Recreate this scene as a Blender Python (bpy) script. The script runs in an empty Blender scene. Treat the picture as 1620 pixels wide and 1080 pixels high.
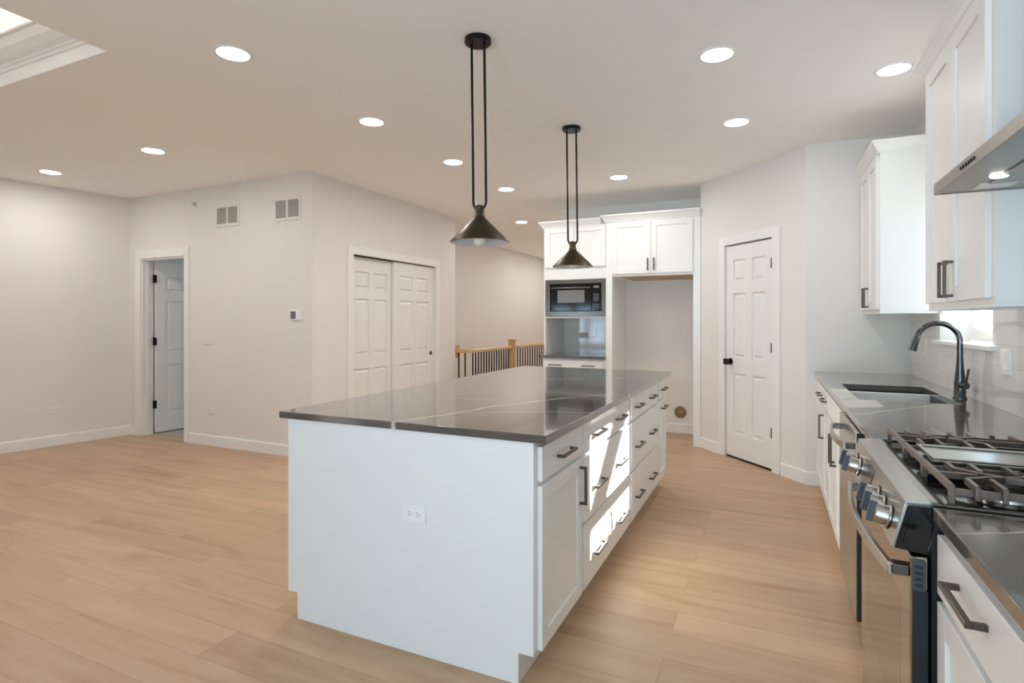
import bpy, bmesh, math
from mathutils import Vector, Matrix
S = bpy.context.scene
C = S.collection

# ------------------------------------------------------------------ camera
EYE = 1.323
CEIL = 2.73
cam_d = bpy.data.cameras.new('camera')
cam = bpy.data.objects.new('camera', cam_d); C.objects.link(cam)
cam_d.sensor_width = 36.0; cam_d.lens = 884.0 / 1620.0 * 36.0
cam_d.shift_y = -34.0 / 1620.0
cam_d.clip_start = 0.02
cam.location = (0, 0, EYE)
cam.rotation_euler = (math.pi / 2, 0, math.atan(409 / 884.0))
S.camera = cam

# ------------------------------------------------------------------ light and exposure
S.view_settings.view_transform = 'Standard'
S.view_settings.look = 'None'
S.view_settings.gamma = 1.0
S.view_settings.use_curve_mapping = False
S.view_settings.exposure = 0.98
S.cycles.max_bounces = 12; S.cycles.diffuse_bounces = 7; S.cycles.glossy_bounces = 5
S.cycles.sample_clamp_indirect = 12.0
LAMP = 72.0          # recessed lamps
SKY = 3.9            # daylight
SUN = 24.0

world = bpy.data.worlds.new('daylight'); S.world = world
world.use_nodes = True
wn = world.node_tree; wn.nodes.clear()
wo = wn.nodes.new('ShaderNodeOutputWorld'); wb = wn.nodes.new('ShaderNodeBackground')
wb.inputs[0].default_value = (0.50, 0.74, 1.0, 1)
# open sky and sunlit ground over the garden behind the viewer, dimmed towards +x to keep the far upper cabinet side from burning out
w_tc = wn.nodes.new('ShaderNodeTexCoord'); w_sp = wn.nodes.new('ShaderNodeSeparateXYZ')
def w_map(out, a, b, c_, d):
    m = wn.nodes.new('ShaderNodeMapRange')
    for k, v in zip(('From Min', 'From Max', 'To Min', 'To Max'), (a, b, c_, d)): m.inputs[k].default_value = v
    wn.links.new(out, m.inputs['Value']); return m.outputs[0]
wn.links.new(w_tc.outputs['Generated'], w_sp.inputs[0])
w_side = w_map(w_sp.outputs['X'], 0.10, 0.45, SKY, SKY * 0.13)
w_gr = w_map(w_sp.outputs['Z'], -0.04, 0.04, 1.6, 1.0)
w_mul = wn.nodes.new('ShaderNodeMath'); w_mul.operation = 'MULTIPLY'
wn.links.new(w_side, w_mul.inputs[0]); wn.links.new(w_gr, w_mul.inputs[1])
w_mix = wn.nodes.new('ShaderNodeMix'); w_mix.data_type = 'RGBA'
w_mix.inputs[6].default_value = (0.68, 0.84, 1.0, 1); w_mix.inputs[7].default_value = (0.52, 0.75, 1.0, 1)
wn.links.new(w_map(w_sp.outputs['Z'], -0.04, 0.04, 0.0, 1.0), w_mix.inputs[0])
wn.links.new(w_mix.outputs[2], wb.inputs[0])
wn.links.new(w_mul.outputs[0], wb.inputs[1]); wn.links.new(wb.outputs[0], wo.inputs[0])

sun_d = bpy.data.lights.new('sun', 'SUN'); sun = bpy.data.objects.new('sun', sun_d); C.objects.link(sun)
sun_d.energy = SUN; sun_d.angle = math.radians(0.6); sun_d.color = (1.0, 0.97, 0.93)
sun.rotation_euler = Vector((-1, -0.506, -0.644)).to_track_quat('-Z', 'Y').to_euler()
sun.location = (6, 6, 6)

def portal(x, y, z, sx, sz, rot):
    d = bpy.data.lights.new('window_daylight', 'AREA'); d.shape = 'RECTANGLE'; d.size = sx; d.size_y = sz
    d.cycles.is_portal = True
    o = bpy.data.objects.new('window_daylight', d); C.objects.link(o)
    o.location = (x, y, z); o.rotation_euler = rot
WIN_BACK = [(-5.85, -4.40, 0.50, 1.80), (-2.0, 0.75, 0.06, 2.35)]
BACK_Y = -3.0
for (a, b, z0, z1) in WIN_BACK:
    portal((a + b) / 2, BACK_Y - 0.10, (z0 + z1) / 2, b - a, z1 - z0, (math.pi / 2, 0, 0))
SINKW = (3.349, 4.26, 1.20, 2.05)
portal(-5.75, 7.63, 1.5, 1.1, 1.2, (-math.pi / 2, 0, 0))
portal(1.12, (SINKW[0] + SINKW[1]) / 2, (SINKW[2] + SINKW[3]) / 2, SINKW[1] - SINKW[0], SINKW[3] - SINKW[2], (math.pi / 2, 0, math.pi / 2))

# ------------------------------------------------------------------ materials
def lin(c):
    return tuple((v / 12.92 if v <= 0.04045 else ((v + 0.055) / 1.055) ** 2.4) for v in (x / 255.0 for x in c)) + (1.0,)

def mat(name, rgb, rough=0.5, metal=0.0, vary=0.02, scale=8.0, bump=0.0, spec=0.5, coat=0.0):
    m = bpy.data.materials.new(name); m.use_nodes = True
    nt = m.node_tree; b = nt.nodes['Principled BSDF']
    b.inputs['Roughness'].default_value = rough; b.inputs['Metallic'].default_value = metal
    b.inputs['Specular IOR Level'].default_value = spec; b.inputs['Coat Weight'].default_value = coat
    tc = nt.nodes.new('ShaderNodeTexCoord'); n = nt.nodes.new('ShaderNodeTexNoise')
    n.inputs['Scale'].default_value = scale; n.inputs['Detail'].default_value = 4
    nt.links.new(tc.outputs['Object'], n.inputs['Vector'])
    mx = nt.nodes.new('ShaderNodeMix'); mx.data_type = 'RGBA'
    base = lin(rgb)
    mx.inputs[6].default_value = tuple(max(0, v * (1 - vary)) for v in base[:3]) + (1,)
    mx.inputs[7].default_value = tuple(min(1, v * (1 + vary)) for v in base[:3]) + (1,)
    nt.links.new(n.outputs['Fac'], mx.inputs[0]); nt.links.new(mx.outputs[2], b.inputs['Base Color'])
    if bump:
        bp = nt.nodes.new('ShaderNodeBump'); bp.inputs['Strength'].default_value = bump; bp.inputs['Distance'].default_value = 0.002
        n2 = nt.nodes.new('ShaderNodeTexNoise'); n2.inputs['Scale'].default_value = scale * 12
        nt.links.new(tc.outputs['Object'], n2.inputs['Vector'])
        nt.links.new(n2.outputs['Fac'], bp.inputs['Height']); nt.links.new(bp.outputs[0], b.inputs['Normal'])
    return m

def emit(name, rgb, strength):
    m = bpy.data.materials.new(name); m.use_nodes = True
    nt = m.node_tree; nt.nodes.clear()
    o = nt.nodes.new('ShaderNodeOutputMaterial'); e = nt.nodes.new('ShaderNodeEmission')
    e.inputs[0].default_value = rgb + (1,); e.inputs[1].default_value = strength
    nt.links.new(e.outputs[0], o.inputs[0]); return m

def floor_mat():
    m = bpy.data.materials.new('oak_plank'); m.use_nodes = True
    nt = m.node_tree; L = nt.links; N = nt.nodes.new; b = nt.nodes['Principled BSDF']
    geo = N('ShaderNodeNewGeometry')
    mp = N('ShaderNodeMapping'); mp.inputs['Location'].default_value = (0.38, 0.045, 0)
    L.new(geo.outputs['Position'], mp.inputs['Vector'])
    br = N('ShaderNodeTexBrick'); br.offset = 0.37; br.offset_frequency = 2; br.squash = 1.0
    br.inputs['Scale'].default_value = 1.0; br.inputs['Brick Width'].default_value = 1.22; br.inputs['Row Height'].default_value = 0.19
    br.inputs['Mortar Size'].default_value = 0.0011; br.inputs['Mortar Smooth'].default_value = 0.3
    br.inputs['Color1'].default_value = (0.0, 0, 0, 1); br.inputs['Color2'].default_value = (1, 1, 1, 1); br.inputs['Mortar'].default_value = (0.5, 0.5, 0.5, 1)
    L.new(mp.outputs[0], br.inputs['Vector'])
    # wood figure stretched along the plank, shifted plank by plank
    sc = N('ShaderNodeVectorMath'); sc.operation = 'MULTIPLY'; sc.inputs[1].default_value = (0.9, 7.0, 1)
    L.new(geo.outputs['Position'], sc.inputs[0])
    off = N('ShaderNodeVectorMath'); off.operation = 'MULTIPLY_ADD'; off.inputs[1].default_value = (9, 9, 9)
    L.new(br.outputs['Color'], off.inputs[0]); L.new(sc.outputs[0], off.inputs[2])
    n1 = N('ShaderNodeTexNoise'); n1.inputs['Scale'].default_value = 1.6; n1.inputs['Detail'].default_value = 6; n1.inputs['Distortion'].default_value = 0.6
    L.new(off.outputs[0], n1.inputs['Vector'])
    sc2 = N('ShaderNodeVectorMath'); sc2.operation = 'MULTIPLY'; sc2.inputs[1].default_value = (1, 14, 1)
    L.new(off.outputs[0], sc2.inputs[0])
    n2 = N('ShaderNodeTexNoise'); n2.inputs['Scale'].default_value = 3.0; n2.inputs['Detail'].default_value = 5
    L.new(sc2.outputs[0], n2.inputs['Vector'])
    r1 = N('ShaderNodeValToRGB')
    r1.color_ramp.elements[0].position = 0.25; r1.color_ramp.elements[0].color = lin((180, 145, 113))
    r1.color_ramp.elements[1].position = 0.72; r1.color_ramp.elements[1].color = lin((205, 174, 143))
    e = r1.color_ramp.elements.new(0.45); e.color = lin((194, 161, 129))
    L.new(n1.outputs['Fac'], r1.inputs[0])
    # plank tone
    mt = N('ShaderNodeMix'); mt.data_type = 'RGBA'; mt.blend_type = 'MULTIPLY'; mt.inputs[0].default_value = 1.0
    rr = N('ShaderNodeValToRGB'); rr.color_ramp.elements[0].color = (0.90, 0.89, 0.88, 1); rr.color_ramp.elements[1].color = (1.05, 1.05, 1.05, 1)
    L.new(br.outputs['Color'], rr.inputs[0])
    L.new(r1.outputs[0], mt.inputs[6]); L.new(rr.outputs[0], mt.inputs[7])
    mg = N('ShaderNodeMix'); mg.data_type = 'RGBA'; mg.blend_type = 'MULTIPLY'; mg.inputs[0].default_value = 0.13
    rg = N('ShaderNodeValToRGB'); rg.color_ramp.elements[0].position = 0.3; rg.color_ramp.elements[0].color = (0.62, 0.58, 0.54, 1); rg.color_ramp.elements[1].position = 0.7
    L.new(n2.outputs['Fac'], rg.inputs[0]); L.new(mt.outputs[2], mg.inputs[6]); L.new(rg.outputs[0], mg.inputs[7])
    mm = N('ShaderNodeMix'); mm.data_type = 'RGBA'; mm.inputs[7].default_value = lin((132, 106, 80))
    fm = N('ShaderNodeMath'); fm.operation = 'MULTIPLY'; fm.inputs[1].default_value = 0.75
    L.new(br.outputs['Fac'], fm.inputs[0]); L.new(fm.outputs[0], mm.inputs[0])
    L.new(mg.outputs[2], mm.inputs[6]); L.new(mm.outputs[2], b.inputs['Base Color'])
    b.inputs['Roughness'].default_value = 0.42; b.inputs['Specular IOR Level'].default_value = 0.4
    bp = N('ShaderNodeBump'); bp.inputs['Strength'].default_value = 0.12; bp.inputs['Distance'].default_value = 0.002
    L.new(n2.outputs['Fac'], bp.inputs['Height']); L.new(bp.outputs[0], b.inputs['Normal'])
    return m

def quartz():
    m = bpy.data.materials.new('charcoal_quartz'); m.use_nodes = True
    nt = m.node_tree; L = nt.links; N = nt.nodes.new; b = nt.nodes['Principled BSDF']
    geo = N('ShaderNodeNewGeometry')
    def veins(rot, scale, loc, width, nscale, amt):
        mp = N('ShaderNodeMapping'); mp.inputs['Rotation'].default_value = (0, 0, rot); mp.inputs['Location'].default_value = loc
        L.new(geo.outputs['Position'], mp.inputs['Vector'])
        w = N('ShaderNodeTexWave'); w.wave_type = 'BANDS'; w.bands_direction = 'Y'
        w.inputs['Scale'].default_value = scale; w.inputs['Distortion'].default_value = 5.0; w.inputs['Detail'].default_value = 3.0
        w.inputs['Detail Scale'].default_value = 0.7
        L.new(mp.outputs[0], w.inputs['Vector'])
        r = N('ShaderNodeValToRGB'); r.color_ramp.elements[0].position = 1 - width; r.color_ramp.elements[0].color = (0, 0, 0, 1); r.color_ramp.elements[1].position = 1.0
        L.new(w.outputs['Fac'], r.inputs[0])
        n = N('ShaderNodeTexNoise'); n.inputs['Scale'].default_value = nscale; n.inputs['Detail'].default_value = 2
        L.new(geo.outputs['Position'], n.inputs['Vector'])
        rn = N('ShaderNodeValToRGB'); rn.color_ramp.elements[0].position = 0.36; rn.color_ramp.elements[1].position = 0.58
        L.new(n.outputs['Fac'], rn.inputs[0])
        mu = N('ShaderNodeMath'); mu.operation = 'MULTIPLY'; L.new(r.outputs[0], mu.inputs[0]); L.new(rn.outputs[0], mu.inputs[1])
        m2 = N('ShaderNodeMath'); m2.operation = 'MULTIPLY'; m2.inputs[1].default_value = amt; L.new(mu.outputs[0], m2.inputs[0])
        return m2
    VEINS = [(-1.386, 1.818, -1.277, 2.065, 0.0151, 1), (-1.277, 2.065, -1.205, 2.329, 0.0151, 1), (-1.205, 2.329, -1.055, 2.649, 0.0151, 1), (-1.055, 2.649, -0.894, 2.906, 0.0151, 1), (-0.894, 2.906, -0.697, 3.142, 0.0151, 1), (-1.247, 2.133, -0.924, 2.32, 0.0095, 1), (-0.924, 2.32, -0.707, 2.383, 0.0095, 1), (-1.378, 3.6, -1.21, 3.77, 0.0216, 0.97), (-1.21, 3.77, -0.698, 4.007, 0.0216, 0.97), (-1.948, 2.391, -1.228, 2.593, 0.0108, 0.6400000000000001), (-1.228, 2.593, -1.055, 2.649, 0.0108, 0.6400000000000001), (0.324, 2.806, 0.59, 3.139, 0.0095, 1), (0.59, 3.139, 0.876, 3.446, 0.0095, 1), (0.323, 1.331, 0.447, 1.396, 0.0032, 1)]
    wn_ = N('ShaderNodeTexNoise'); wn_.inputs['Scale'].default_value = 5.0; wn_.inputs['Detail'].default_value = 4
    L.new(geo.outputs['Position'], wn_.inputs['Vector'])
    wp = N('ShaderNodeVectorMath'); wp.operation = 'MULTIPLY_ADD'; wp.inputs[1].default_value = (0.05, 0.05, 0)
    L.new(wn_.outputs['Color'], wp.inputs[0]); L.new(geo.outputs['Position'], wp.inputs[2])
    fn = N('ShaderNodeTexNoise'); fn.inputs['Scale'].default_value = 9.0; L.new(geo.outputs['Position'], fn.inputs['Vector'])
    def math_(op, a_, b_=None, clamp=False):
        m_ = N('ShaderNodeMath'); m_.operation = op; m_.use_clamp = clamp
        for i_, v_ in enumerate((a_, b_)):
            if v_ is None: continue
            if isinstance(v_, (int, float)): m_.inputs[i_].default_value = v_
            else: L.new(v_, m_.inputs[i_])
        return m_.outputs[0]
    fade = math_('MULTIPLY_ADD', fn.outputs['Fac'], 1.6); fade.node.inputs[2].default_value = 0.15
    total = None
    for (x0, y0, x1, y1, w_, a_) in VEINS:
        ln_ = math.hypot(x1 - x0, y1 - y0); ux, uy = (x1 - x0) / ln_, (y1 - y0) / ln_
        def dot_(vx, vy):
            d_ = N('ShaderNodeVectorMath'); d_.operation = 'DOT_PRODUCT'; d_.inputs[1].default_value = (vx, vy, 0)
            L.new(wp.outputs[0], d_.inputs[0]); return math_('SUBTRACT', d_.outputs['Value'], (x0 + 0.025) * vx + (y0 + 0.025) * vy)
        t_ = math_('DIVIDE', math_('ABSOLUTE', math_('SUBTRACT', dot_(ux, uy), ln_ / 2)), ln_ / 2 + 0.004)
        inside = math_('LESS_THAN', t_, 1.0)
        d_ = math_('SUBTRACT', 1.0, math_('DIVIDE', math_('ABSOLUTE', dot_(-uy, ux)), w_), True)
        v_ = math_('MULTIPLY', math_('MULTIPLY', d_, inside), a_)
        total = v_ if total is None else math_('MAXIMUM', total, v_)
    total = math_('MULTIPLY', total, fade, True)
    a = veins(0.18, 0.42, (0.1, 0.32, 0), 0.010, 1.3, 0.9)
    c = veins(-0.35, 0.30, (1.3, 0.12, 0), 0.006, 1.9, 0.7)
    ad = N('ShaderNodeMath'); ad.operation = 'ADD'; ad.use_clamp = True; L.new(a.outputs[0], ad.inputs[0]); L.new(c.outputs[0], ad.inputs[1])
    ad = math_('MAXIMUM', math_('MULTIPLY', ad.outputs[0], 0.22), total).node
    n = N('ShaderNodeTexNoise'); n.inputs['Scale'].default_value = 3.0; n.inputs['Detail'].default_value = 8
    L.new(geo.outputs['Position'], n.inputs['Vector'])
    r = N('ShaderNodeValToRGB'); r.color_ramp.elements[0].position = 0.3; r.color_ramp.elements[0].color = lin((74, 70, 67)); r.color_ramp.elements[1].position = 0.75; r.color_ramp.elements[1].color = lin((94, 89, 84))
    L.new(n.outputs['Fac'], r.inputs[0])
    mx = N('ShaderNodeMix'); mx.data_type = 'RGBA'; mx.inputs[7].default_value = lin((228, 220, 208))
    L.new(ad.outputs[0], mx.inputs[0]); L.new(r.outputs[0], mx.inputs[6]); L.new(mx.outputs[2], b.inputs['Base Color'])
    b.inputs['Roughness'].default_value = 0.14; b.inputs['IOR'].default_value = 1.6; b.inputs['Coat Weight'].default_value = 0.7; b.inputs['Coat IOR'].default_value = 1.65; b.inputs['Coat Roughness'].default_value = 0.05
    return m

def tile_mat(name, horiz):
    m = bpy.data.materials.new(name); m.use_nodes = True
    nt = m.node_tree; L = nt.links; N = nt.nodes.new; b = nt.nodes['Principled BSDF']
    geo = N('ShaderNodeNewGeometry'); sp = N('ShaderNodeSeparateXYZ'); L.new(geo.outputs['Position'], sp.inputs[0])
    cb = N('ShaderNodeCombineXYZ'); L.new(sp.outputs[horiz], cb.inputs[0]); L.new(sp.outputs['Z'], cb.inputs[1])
    mp = N('ShaderNodeMapping'); mp.inputs['Location'].default_value = (0.15, -0.914 + 0.003, 0); L.new(cb.outputs[0], mp.inputs['Vector'])
    br = N('ShaderNodeTexBrick'); br.offset = 0.5
    br.inputs['Scale'].default_value = 1.0; br.inputs['Brick Width'].default_value = 0.405; br.inputs['Row Height'].default_value = 0.1
    br.inputs['Mortar Size'].default_value = 0.0012; br.inputs['Mortar Smooth'].default_value = 0.2
    br.inputs['Color1'].default_value = lin((222, 221, 218)); br.inputs['Color2'].default_value = lin((230, 229, 226)); br.inputs['Mortar'].default_value = lin((196, 192, 186))
    L.new(mp.outputs[0], br.inputs['Vector']); L.new(br.outputs['Color'], b.inputs['Base Color'])
    b.inputs['Roughness'].default_value = 0.07; b.inputs['Specular IOR Level'].default_value = 0.6
    inv = N('ShaderNodeMath'); inv.operation = 'SUBTRACT'; inv.inputs[0].default_value = 1.0; L.new(br.outputs['Fac'], inv.inputs[1])
    bp = N('ShaderNodeBump'); bp.inputs['Strength'].default_value = 0.5; bp.inputs['Distance'].default_value = 0.001
    L.new(inv.outputs[0], bp.inputs['Height']); L.new(bp.outputs[0], b.inputs['Normal'])
    return m

def glass_mat():
    m = bpy.data.materials.new('window_glass'); m.use_nodes = True
    nt = m.node_tree; nt.nodes.clear(); N = nt.nodes.new; L = nt.links
    o = N('ShaderNodeOutputMaterial'); t = N('ShaderNodeBsdfTransparent'); g = N('ShaderNodeBsdfGlossy'); mx = N('ShaderNodeMixShader')
    t.inputs[0].default_value = (0.96, 0.98, 0.97, 1); g.inputs['Roughness'].default_value = 0.0
    mx.inputs[0].default_value = 0.05
    L.new(t.outputs[0], mx.inputs[1]); L.new(g.outputs[0], mx.inputs[2]); L.new(mx.outputs[0], o.inputs[0]); return m

def steel_mat(name, rgb, rough, axis_scale):
    m = mat(name, rgb, rough, 1.0, 0.03, 10)
    nt = m.node_tree; L = nt.links; N = nt.nodes.new; b = nt.nodes['Principled BSDF']
    tc = N('ShaderNodeTexCoord'); mp = N('ShaderNodeMapping'); mp.inputs['Scale'].default_value = axis_scale
    n = N('ShaderNodeTexNoise'); n.inputs['Scale'].default_value = 4
    L.new(tc.outputs['Object'], mp.inputs[0]); L.new(mp.outputs[0], n.inputs['Vector'])
    bp = N('ShaderNodeBump'); bp.inputs['Strength'].default_value = 0.04; bp.inputs['Distance'].default_value = 0.001
    L.new(n.outputs['Fac'], bp.inputs['Height']); L.new(bp.outputs[0], b.inputs['Normal'])
    return m

M = dict(
    wall=mat('wall_paint', (231, 227, 223), 0.75, bump=0.03, scale=4),
    ceil=mat('ceiling_paint', (250, 249, 247), 0.85, bump=0.03, scale=4),
    trim=mat('trim_paint', (238, 237, 235), 0.38),
    cab=mat('cabinet_paint', (236, 236, 234), 0.33),
    door=mat('door_paint', (236, 235, 232), 0.38),
    floor=floor_mat(), quartz=quartz(), tile=tile_mat('white_tile', 'Y'), tile2=tile_mat('grey_white_tile', 'X'),
    glass=glass_mat(),
    pull=mat('gunmetal', (92, 84, 78), 0.30, 0.9), black=mat('black_metal', (24, 23, 24), 0.35, 0.3),
    bronze=mat('aged_bronze', (84, 74, 61), 0.38, 1.0, 0.12, 14), blackrod=mat('black_rod', (16, 15, 15), 0.35, 0.4),
    shade_in=mat('shade_lining', (226, 228, 232), 0.5), bulb=mat('frosted_bulb', (246, 240, 226), 0.3),
    steel=steel_mat('brushed_steel', (186, 182, 176), 0.24, (1, 30, 1)),
    steel_h=steel_mat('hood_steel', (150, 147, 140), 0.32, (30, 1, 1)),
    steel_d=steel_mat('dark_steel', (112, 108, 102), 0.22, (1, 20, 1)),
    ovenglass=mat('mirror_oven_front', (176, 172, 168), 0.09, 1.0),
    ovenwin=mat('oven_window', (158, 154, 150), 0.07, 1.0),
    blackgloss=mat('black_gloss', (12, 12, 15), 0.08, 0.0), blackmatte=mat('black_matte', (16, 16, 19), 0.5),
    iron=mat('cast_iron', (122, 108, 100), 0.34, 0.7), graphite=mat('graphite_plastic', (62, 66, 78), 0.35),
    sink=mat('dark_sink', (58, 56, 54), 0.35, 0.5), faucet=mat('black_stainless', (88, 90, 92), 0.16, 1.0),
    plate=mat('white_plastic', (240, 240, 240), 0.3), wplate=mat('wall_plate', (233, 230, 226), 0.4), vent=mat('vent_paint', (228, 225, 221), 0.5), greyplate=mat('grey_plate', (200, 198, 194), 0.3), slot=mat('dark_slot', (60, 58, 58), 0.6),
    grille=mat('grille_shadow', (108, 105, 104), 0.6), oak=mat('rail_oak', (202, 170, 124), 0.4, vary=0.12, scale=18),
    wood=mat('raw_wood', (190, 160, 118), 0.6, vary=0.1, scale=20), brass=mat('valve_brass', (150, 128, 104), 0.3, 0.6),
    carpet=mat('bedroom_floor', (176, 168, 160), 0.9, bump=0.3, scale=30),
    screen=mat('grey_screen', (110, 112, 114), 0.2), mwwin=mat('microwave_window', (118, 116, 114), 0.15),
    lamp=emit('lamp_lens', (1.0, 0.97, 0.93), LAMP), lamp_dim=emit('lamp_lens_dimmed', (1.0, 0.95, 0.89), LAMP * 0.14), lamp_mid=emit('lamp_lens_aisle', (1.0, 0.96, 0.91), LAMP * 0.55), cove=emit('cove_strip', (1.0, 0.86, 0.68), 5.0),
    hoodlens=emit('hood_lens', (1.0, 0.97, 0.92), 2.5), lens=mat('clear_lens', (228, 228, 224), 0.2),
    bark=mat('tree_bark', (96, 84, 74), 0.9, vary=0.2, scale=12, bump=0.4),
    dark=mat('dark_gap', (40, 30, 24), 0.8),
)

# ------------------------------------------------------------------ mesh helpers
class Frame:
    """local frame: u along the face, v up, n out of the face"""
    def __init__(s, o, u, n):
        s.o = Vector(o); s.u = Vector(u).normalized(); s.n = Vector(n).normalized(); s.v = Vector((0, 0, 1))
    def p(s, u, v, n):
        return s.o + s.u * u + s.v * v + s.n * n

class MB:
    def __init__(s): s.bm = bmesh.new()
    def poly8(s, P):
        vs = [s.bm.verts.new(p) for p in P]
        for f in ((0, 1, 2, 3), (7, 6, 5, 4), (0, 4, 5, 1), (1, 5, 6, 2), (2, 6, 7, 3), (3, 7, 4, 0)):
            s.bm.faces.new([vs[i] for i in f])
        return s
    def box(s, x0, x1, y0, y1, z0, z1):
        return s.poly8([(x0, y0, z0), (x0, y1, z0), (x1, y1, z0), (x1, y0, z0), (x0, y0, z1), (x0, y1, z1), (x1, y1, z1), (x1, y0, z1)])
    def fbox(s, F, u0, u1, v0, v1, n0, n1):
        return s.poly8([F.p(u0, v0, n0), F.p(u0, v1, n0), F.p(u1, v1, n0), F.p(u1, v0, n0), F.p(u0, v0, n1), F.p(u0, v1, n1), F.p(u1, v1, n1), F.p(u1, v0, n1)])
    def frustum(s, F, u0, u1, v0, v1, n0, n1, ins):
        return s.poly8([F.p(u0, v0, n0), F.p(u0, v1, n0), F.p(u1, v1, n0), F.p(u1, v0, n0), F.p(u0 + ins, v0 + ins, n1), F.p(u0 + ins, v1 - ins, n1), F.p(u1 - ins, v1 - ins, n1), F.p(u1 - ins, v0 + ins, n1)])
    def prism(s, pts, vec):
        a = [s.bm.verts.new(p) for p in pts]; b = [s.bm.verts.new(Vector(p) + Vector(vec)) for p in pts]
        n = len(pts); s.bm.faces.new(a); s.bm.faces.new(b[::-1])
        for i in range(n): s.bm.faces.new([a[i], b[i], b[(i + 1) % n], a[(i + 1) % n]])
        return s
    def lathe(s, prof, o, axis=(0, 0, 1), seg=32, close=False):
        q = Vector((0, 0, 1)).rotation_difference(Vector(axis).normalized()); o = Vector(o)
        rings = []
        for (r, h) in prof:
            if r < 1e-6: rings.append([s.bm.verts.new(o + q @ Vector((0, 0, h)))])
            else: rings.append([s.bm.verts.new(o + q @ Vector((r * math.cos(2 * math.pi * i / seg), r * math.sin(2 * math.pi * i / seg), h))) for i in range(seg)])
        R = list(zip(rings, rings[1:])) + ([(rings[-1], rings[0])] if close else [])
        for a, b in R:
            for i in range(seg):
                j = (i + 1) % seg
                if len(a) == 1 and len(b) == 1: continue
                if len(a) == 1: s.bm.faces.new([a[0], b[i], b[j]])
                elif len(b) == 1: s.bm.faces.new([a[i], b[0], a[j]])
                else: s.bm.faces.new([a[i], b[i], b[j], a[j]])
        return s
    def cyl(s, p0, p1, r, seg=20, r2=None):
        p0 = Vector(p0); p1 = Vector(p1); h = (p1 - p0).length
        return s.lathe([(0, 0), (r, 0), (r2 if r2 is not None else r, h), (0, h)], p0, p1 - p0, seg)
    def tube(s, pts, r, seg=12, radii=None):
        pts = [Vector(p) for p in pts]; n = len(pts); prev = None; rings = []
        up = Vector((0, 0, 1)); t0 = (pts[1] - pts[0]).normalized()
        if abs(t0.dot(up)) > 0.9: up = Vector((0, 1, 0))
        nrm = (up - t0 * up.dot(t0)).normalized()
        for i in range(n):
            t = ((pts[min(i + 1, n - 1)] - pts[max(i - 1, 0)])).normalized()
            nrm = (nrm - t * nrm.dot(t)).normalized(); bn = t.cross(nrm)
            rr = radii[i] if radii else r
            rings.append([s.bm.verts.new(pts[i] + (nrm * math.cos(2 * math.pi * k / seg) + bn * math.sin(2 * math.pi * k / seg)) * rr) for k in range(seg)])
        for a, b in zip(rings, rings[1:]):
            for k in range(seg): s.bm.faces.new([a[k], a[(k + 1) % seg], b[(k + 1) % seg], b[k]])
        s.bm.faces.new(rings[0][::-1]); s.bm.faces.new(rings[-1])
        return s
    def bar(s, pts, w, h):
        """flat bar through points lying in a horizontal plane, w across, h tall downwards"""
        pts = [Vector(p) for p in pts]; n = len(pts); rings = []
        for i in range(n):
            if i == 0: t = pts[1] - pts[0]
            elif i == n - 1: t = pts[-1] - pts[-2]
            else: t = (pts[i + 1] - pts[i]).normalized() + (pts[i] - pts[i - 1]).normalized()
            t.z = 0; t.normalize(); sd = Vector((-t.y, t.x, 0)) * (w / 2); dz = Vector((0, 0, -h))
            rings.append([s.bm.verts.new(q) for q in (pts[i] + sd, pts[i] - sd, pts[i] - sd + dz, pts[i] + sd + dz)])
        for a, b in zip(rings, rings[1:]):
            for k in range(4): s.bm.faces.new([a[k], a[(k + 1) % 4], b[(k + 1) % 4], b[k]])
        s.bm.faces.new(rings[0][::-1]); s.bm.faces.new(rings[-1])
        return s
    def sweep(s, path, prof, z):
        """path: 2D points; prof: (out, up) closed loop; 'out' is to the right of the walking direction"""
        n = len(path); P = [Vector((a, b)) for a, b in path]; rings = []
        def nr(a, b):
            d = (b - a).normalized(); return Vector((d.y, -d.x))
        for i in range(n):
            if i == 0: m = nr(P[0], P[1])
            elif i == n - 1: m = nr(P[-2], P[-1])
            else:
                a = nr(P[i - 1], P[i]); b = nr(P[i], P[i + 1]); m = (a + b); m = m / (1 + a.dot(b))
            rings.append([s.bm.verts.new((P[i].x + m.x * o, P[i].y + m.y * o, z + u)) for o, u in prof])
        k = len(prof)
        for a, b in zip(rings, rings[1:]):
            for j in range(k): s.bm.faces.new([a[j], a[(j + 1) % k], b[(j + 1) % k], b[j]])
        s.bm.faces.new(rings[0][::-1]); s.bm.faces.new(rings[-1])
        return s
    def build(s, name, m, parent=None, bevel=0.0, smooth=False, seg=2):
        bmesh.ops.recalc_face_normals(s.bm, faces=s.bm.faces)
        me = bpy.data.meshes.new(name)
        if parent is not None:
            mw = parent_matrix(parent); s.bm.transform(mw.inverted())
        s.bm.to_mesh(me); s.bm.free()
        for mm in (m if isinstance(m, (list, tuple)) else [m]): me.materials.append(mm)
        o = bpy.data.objects.new(name, me); C.objects.link(o)
        if parent is not None: o.parent = parent
        if smooth:
            for p in me.polygons: p.use_smooth = True
            me.set_sharp_from_angle(angle=math.radians(38))
        if bevel:
            b = o.modifiers.new('edge', 'BEVEL'); b.width = bevel; b.segments = seg; b.limit_method = 'ANGLE'; b.angle_limit = math.radians(40)
        return o

def parent_matrix(o):
    m = o.matrix_basis.copy(); p = o.parent
    while p is not None: m = p.matrix_basis @ m; p = p.parent
    return m

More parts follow.
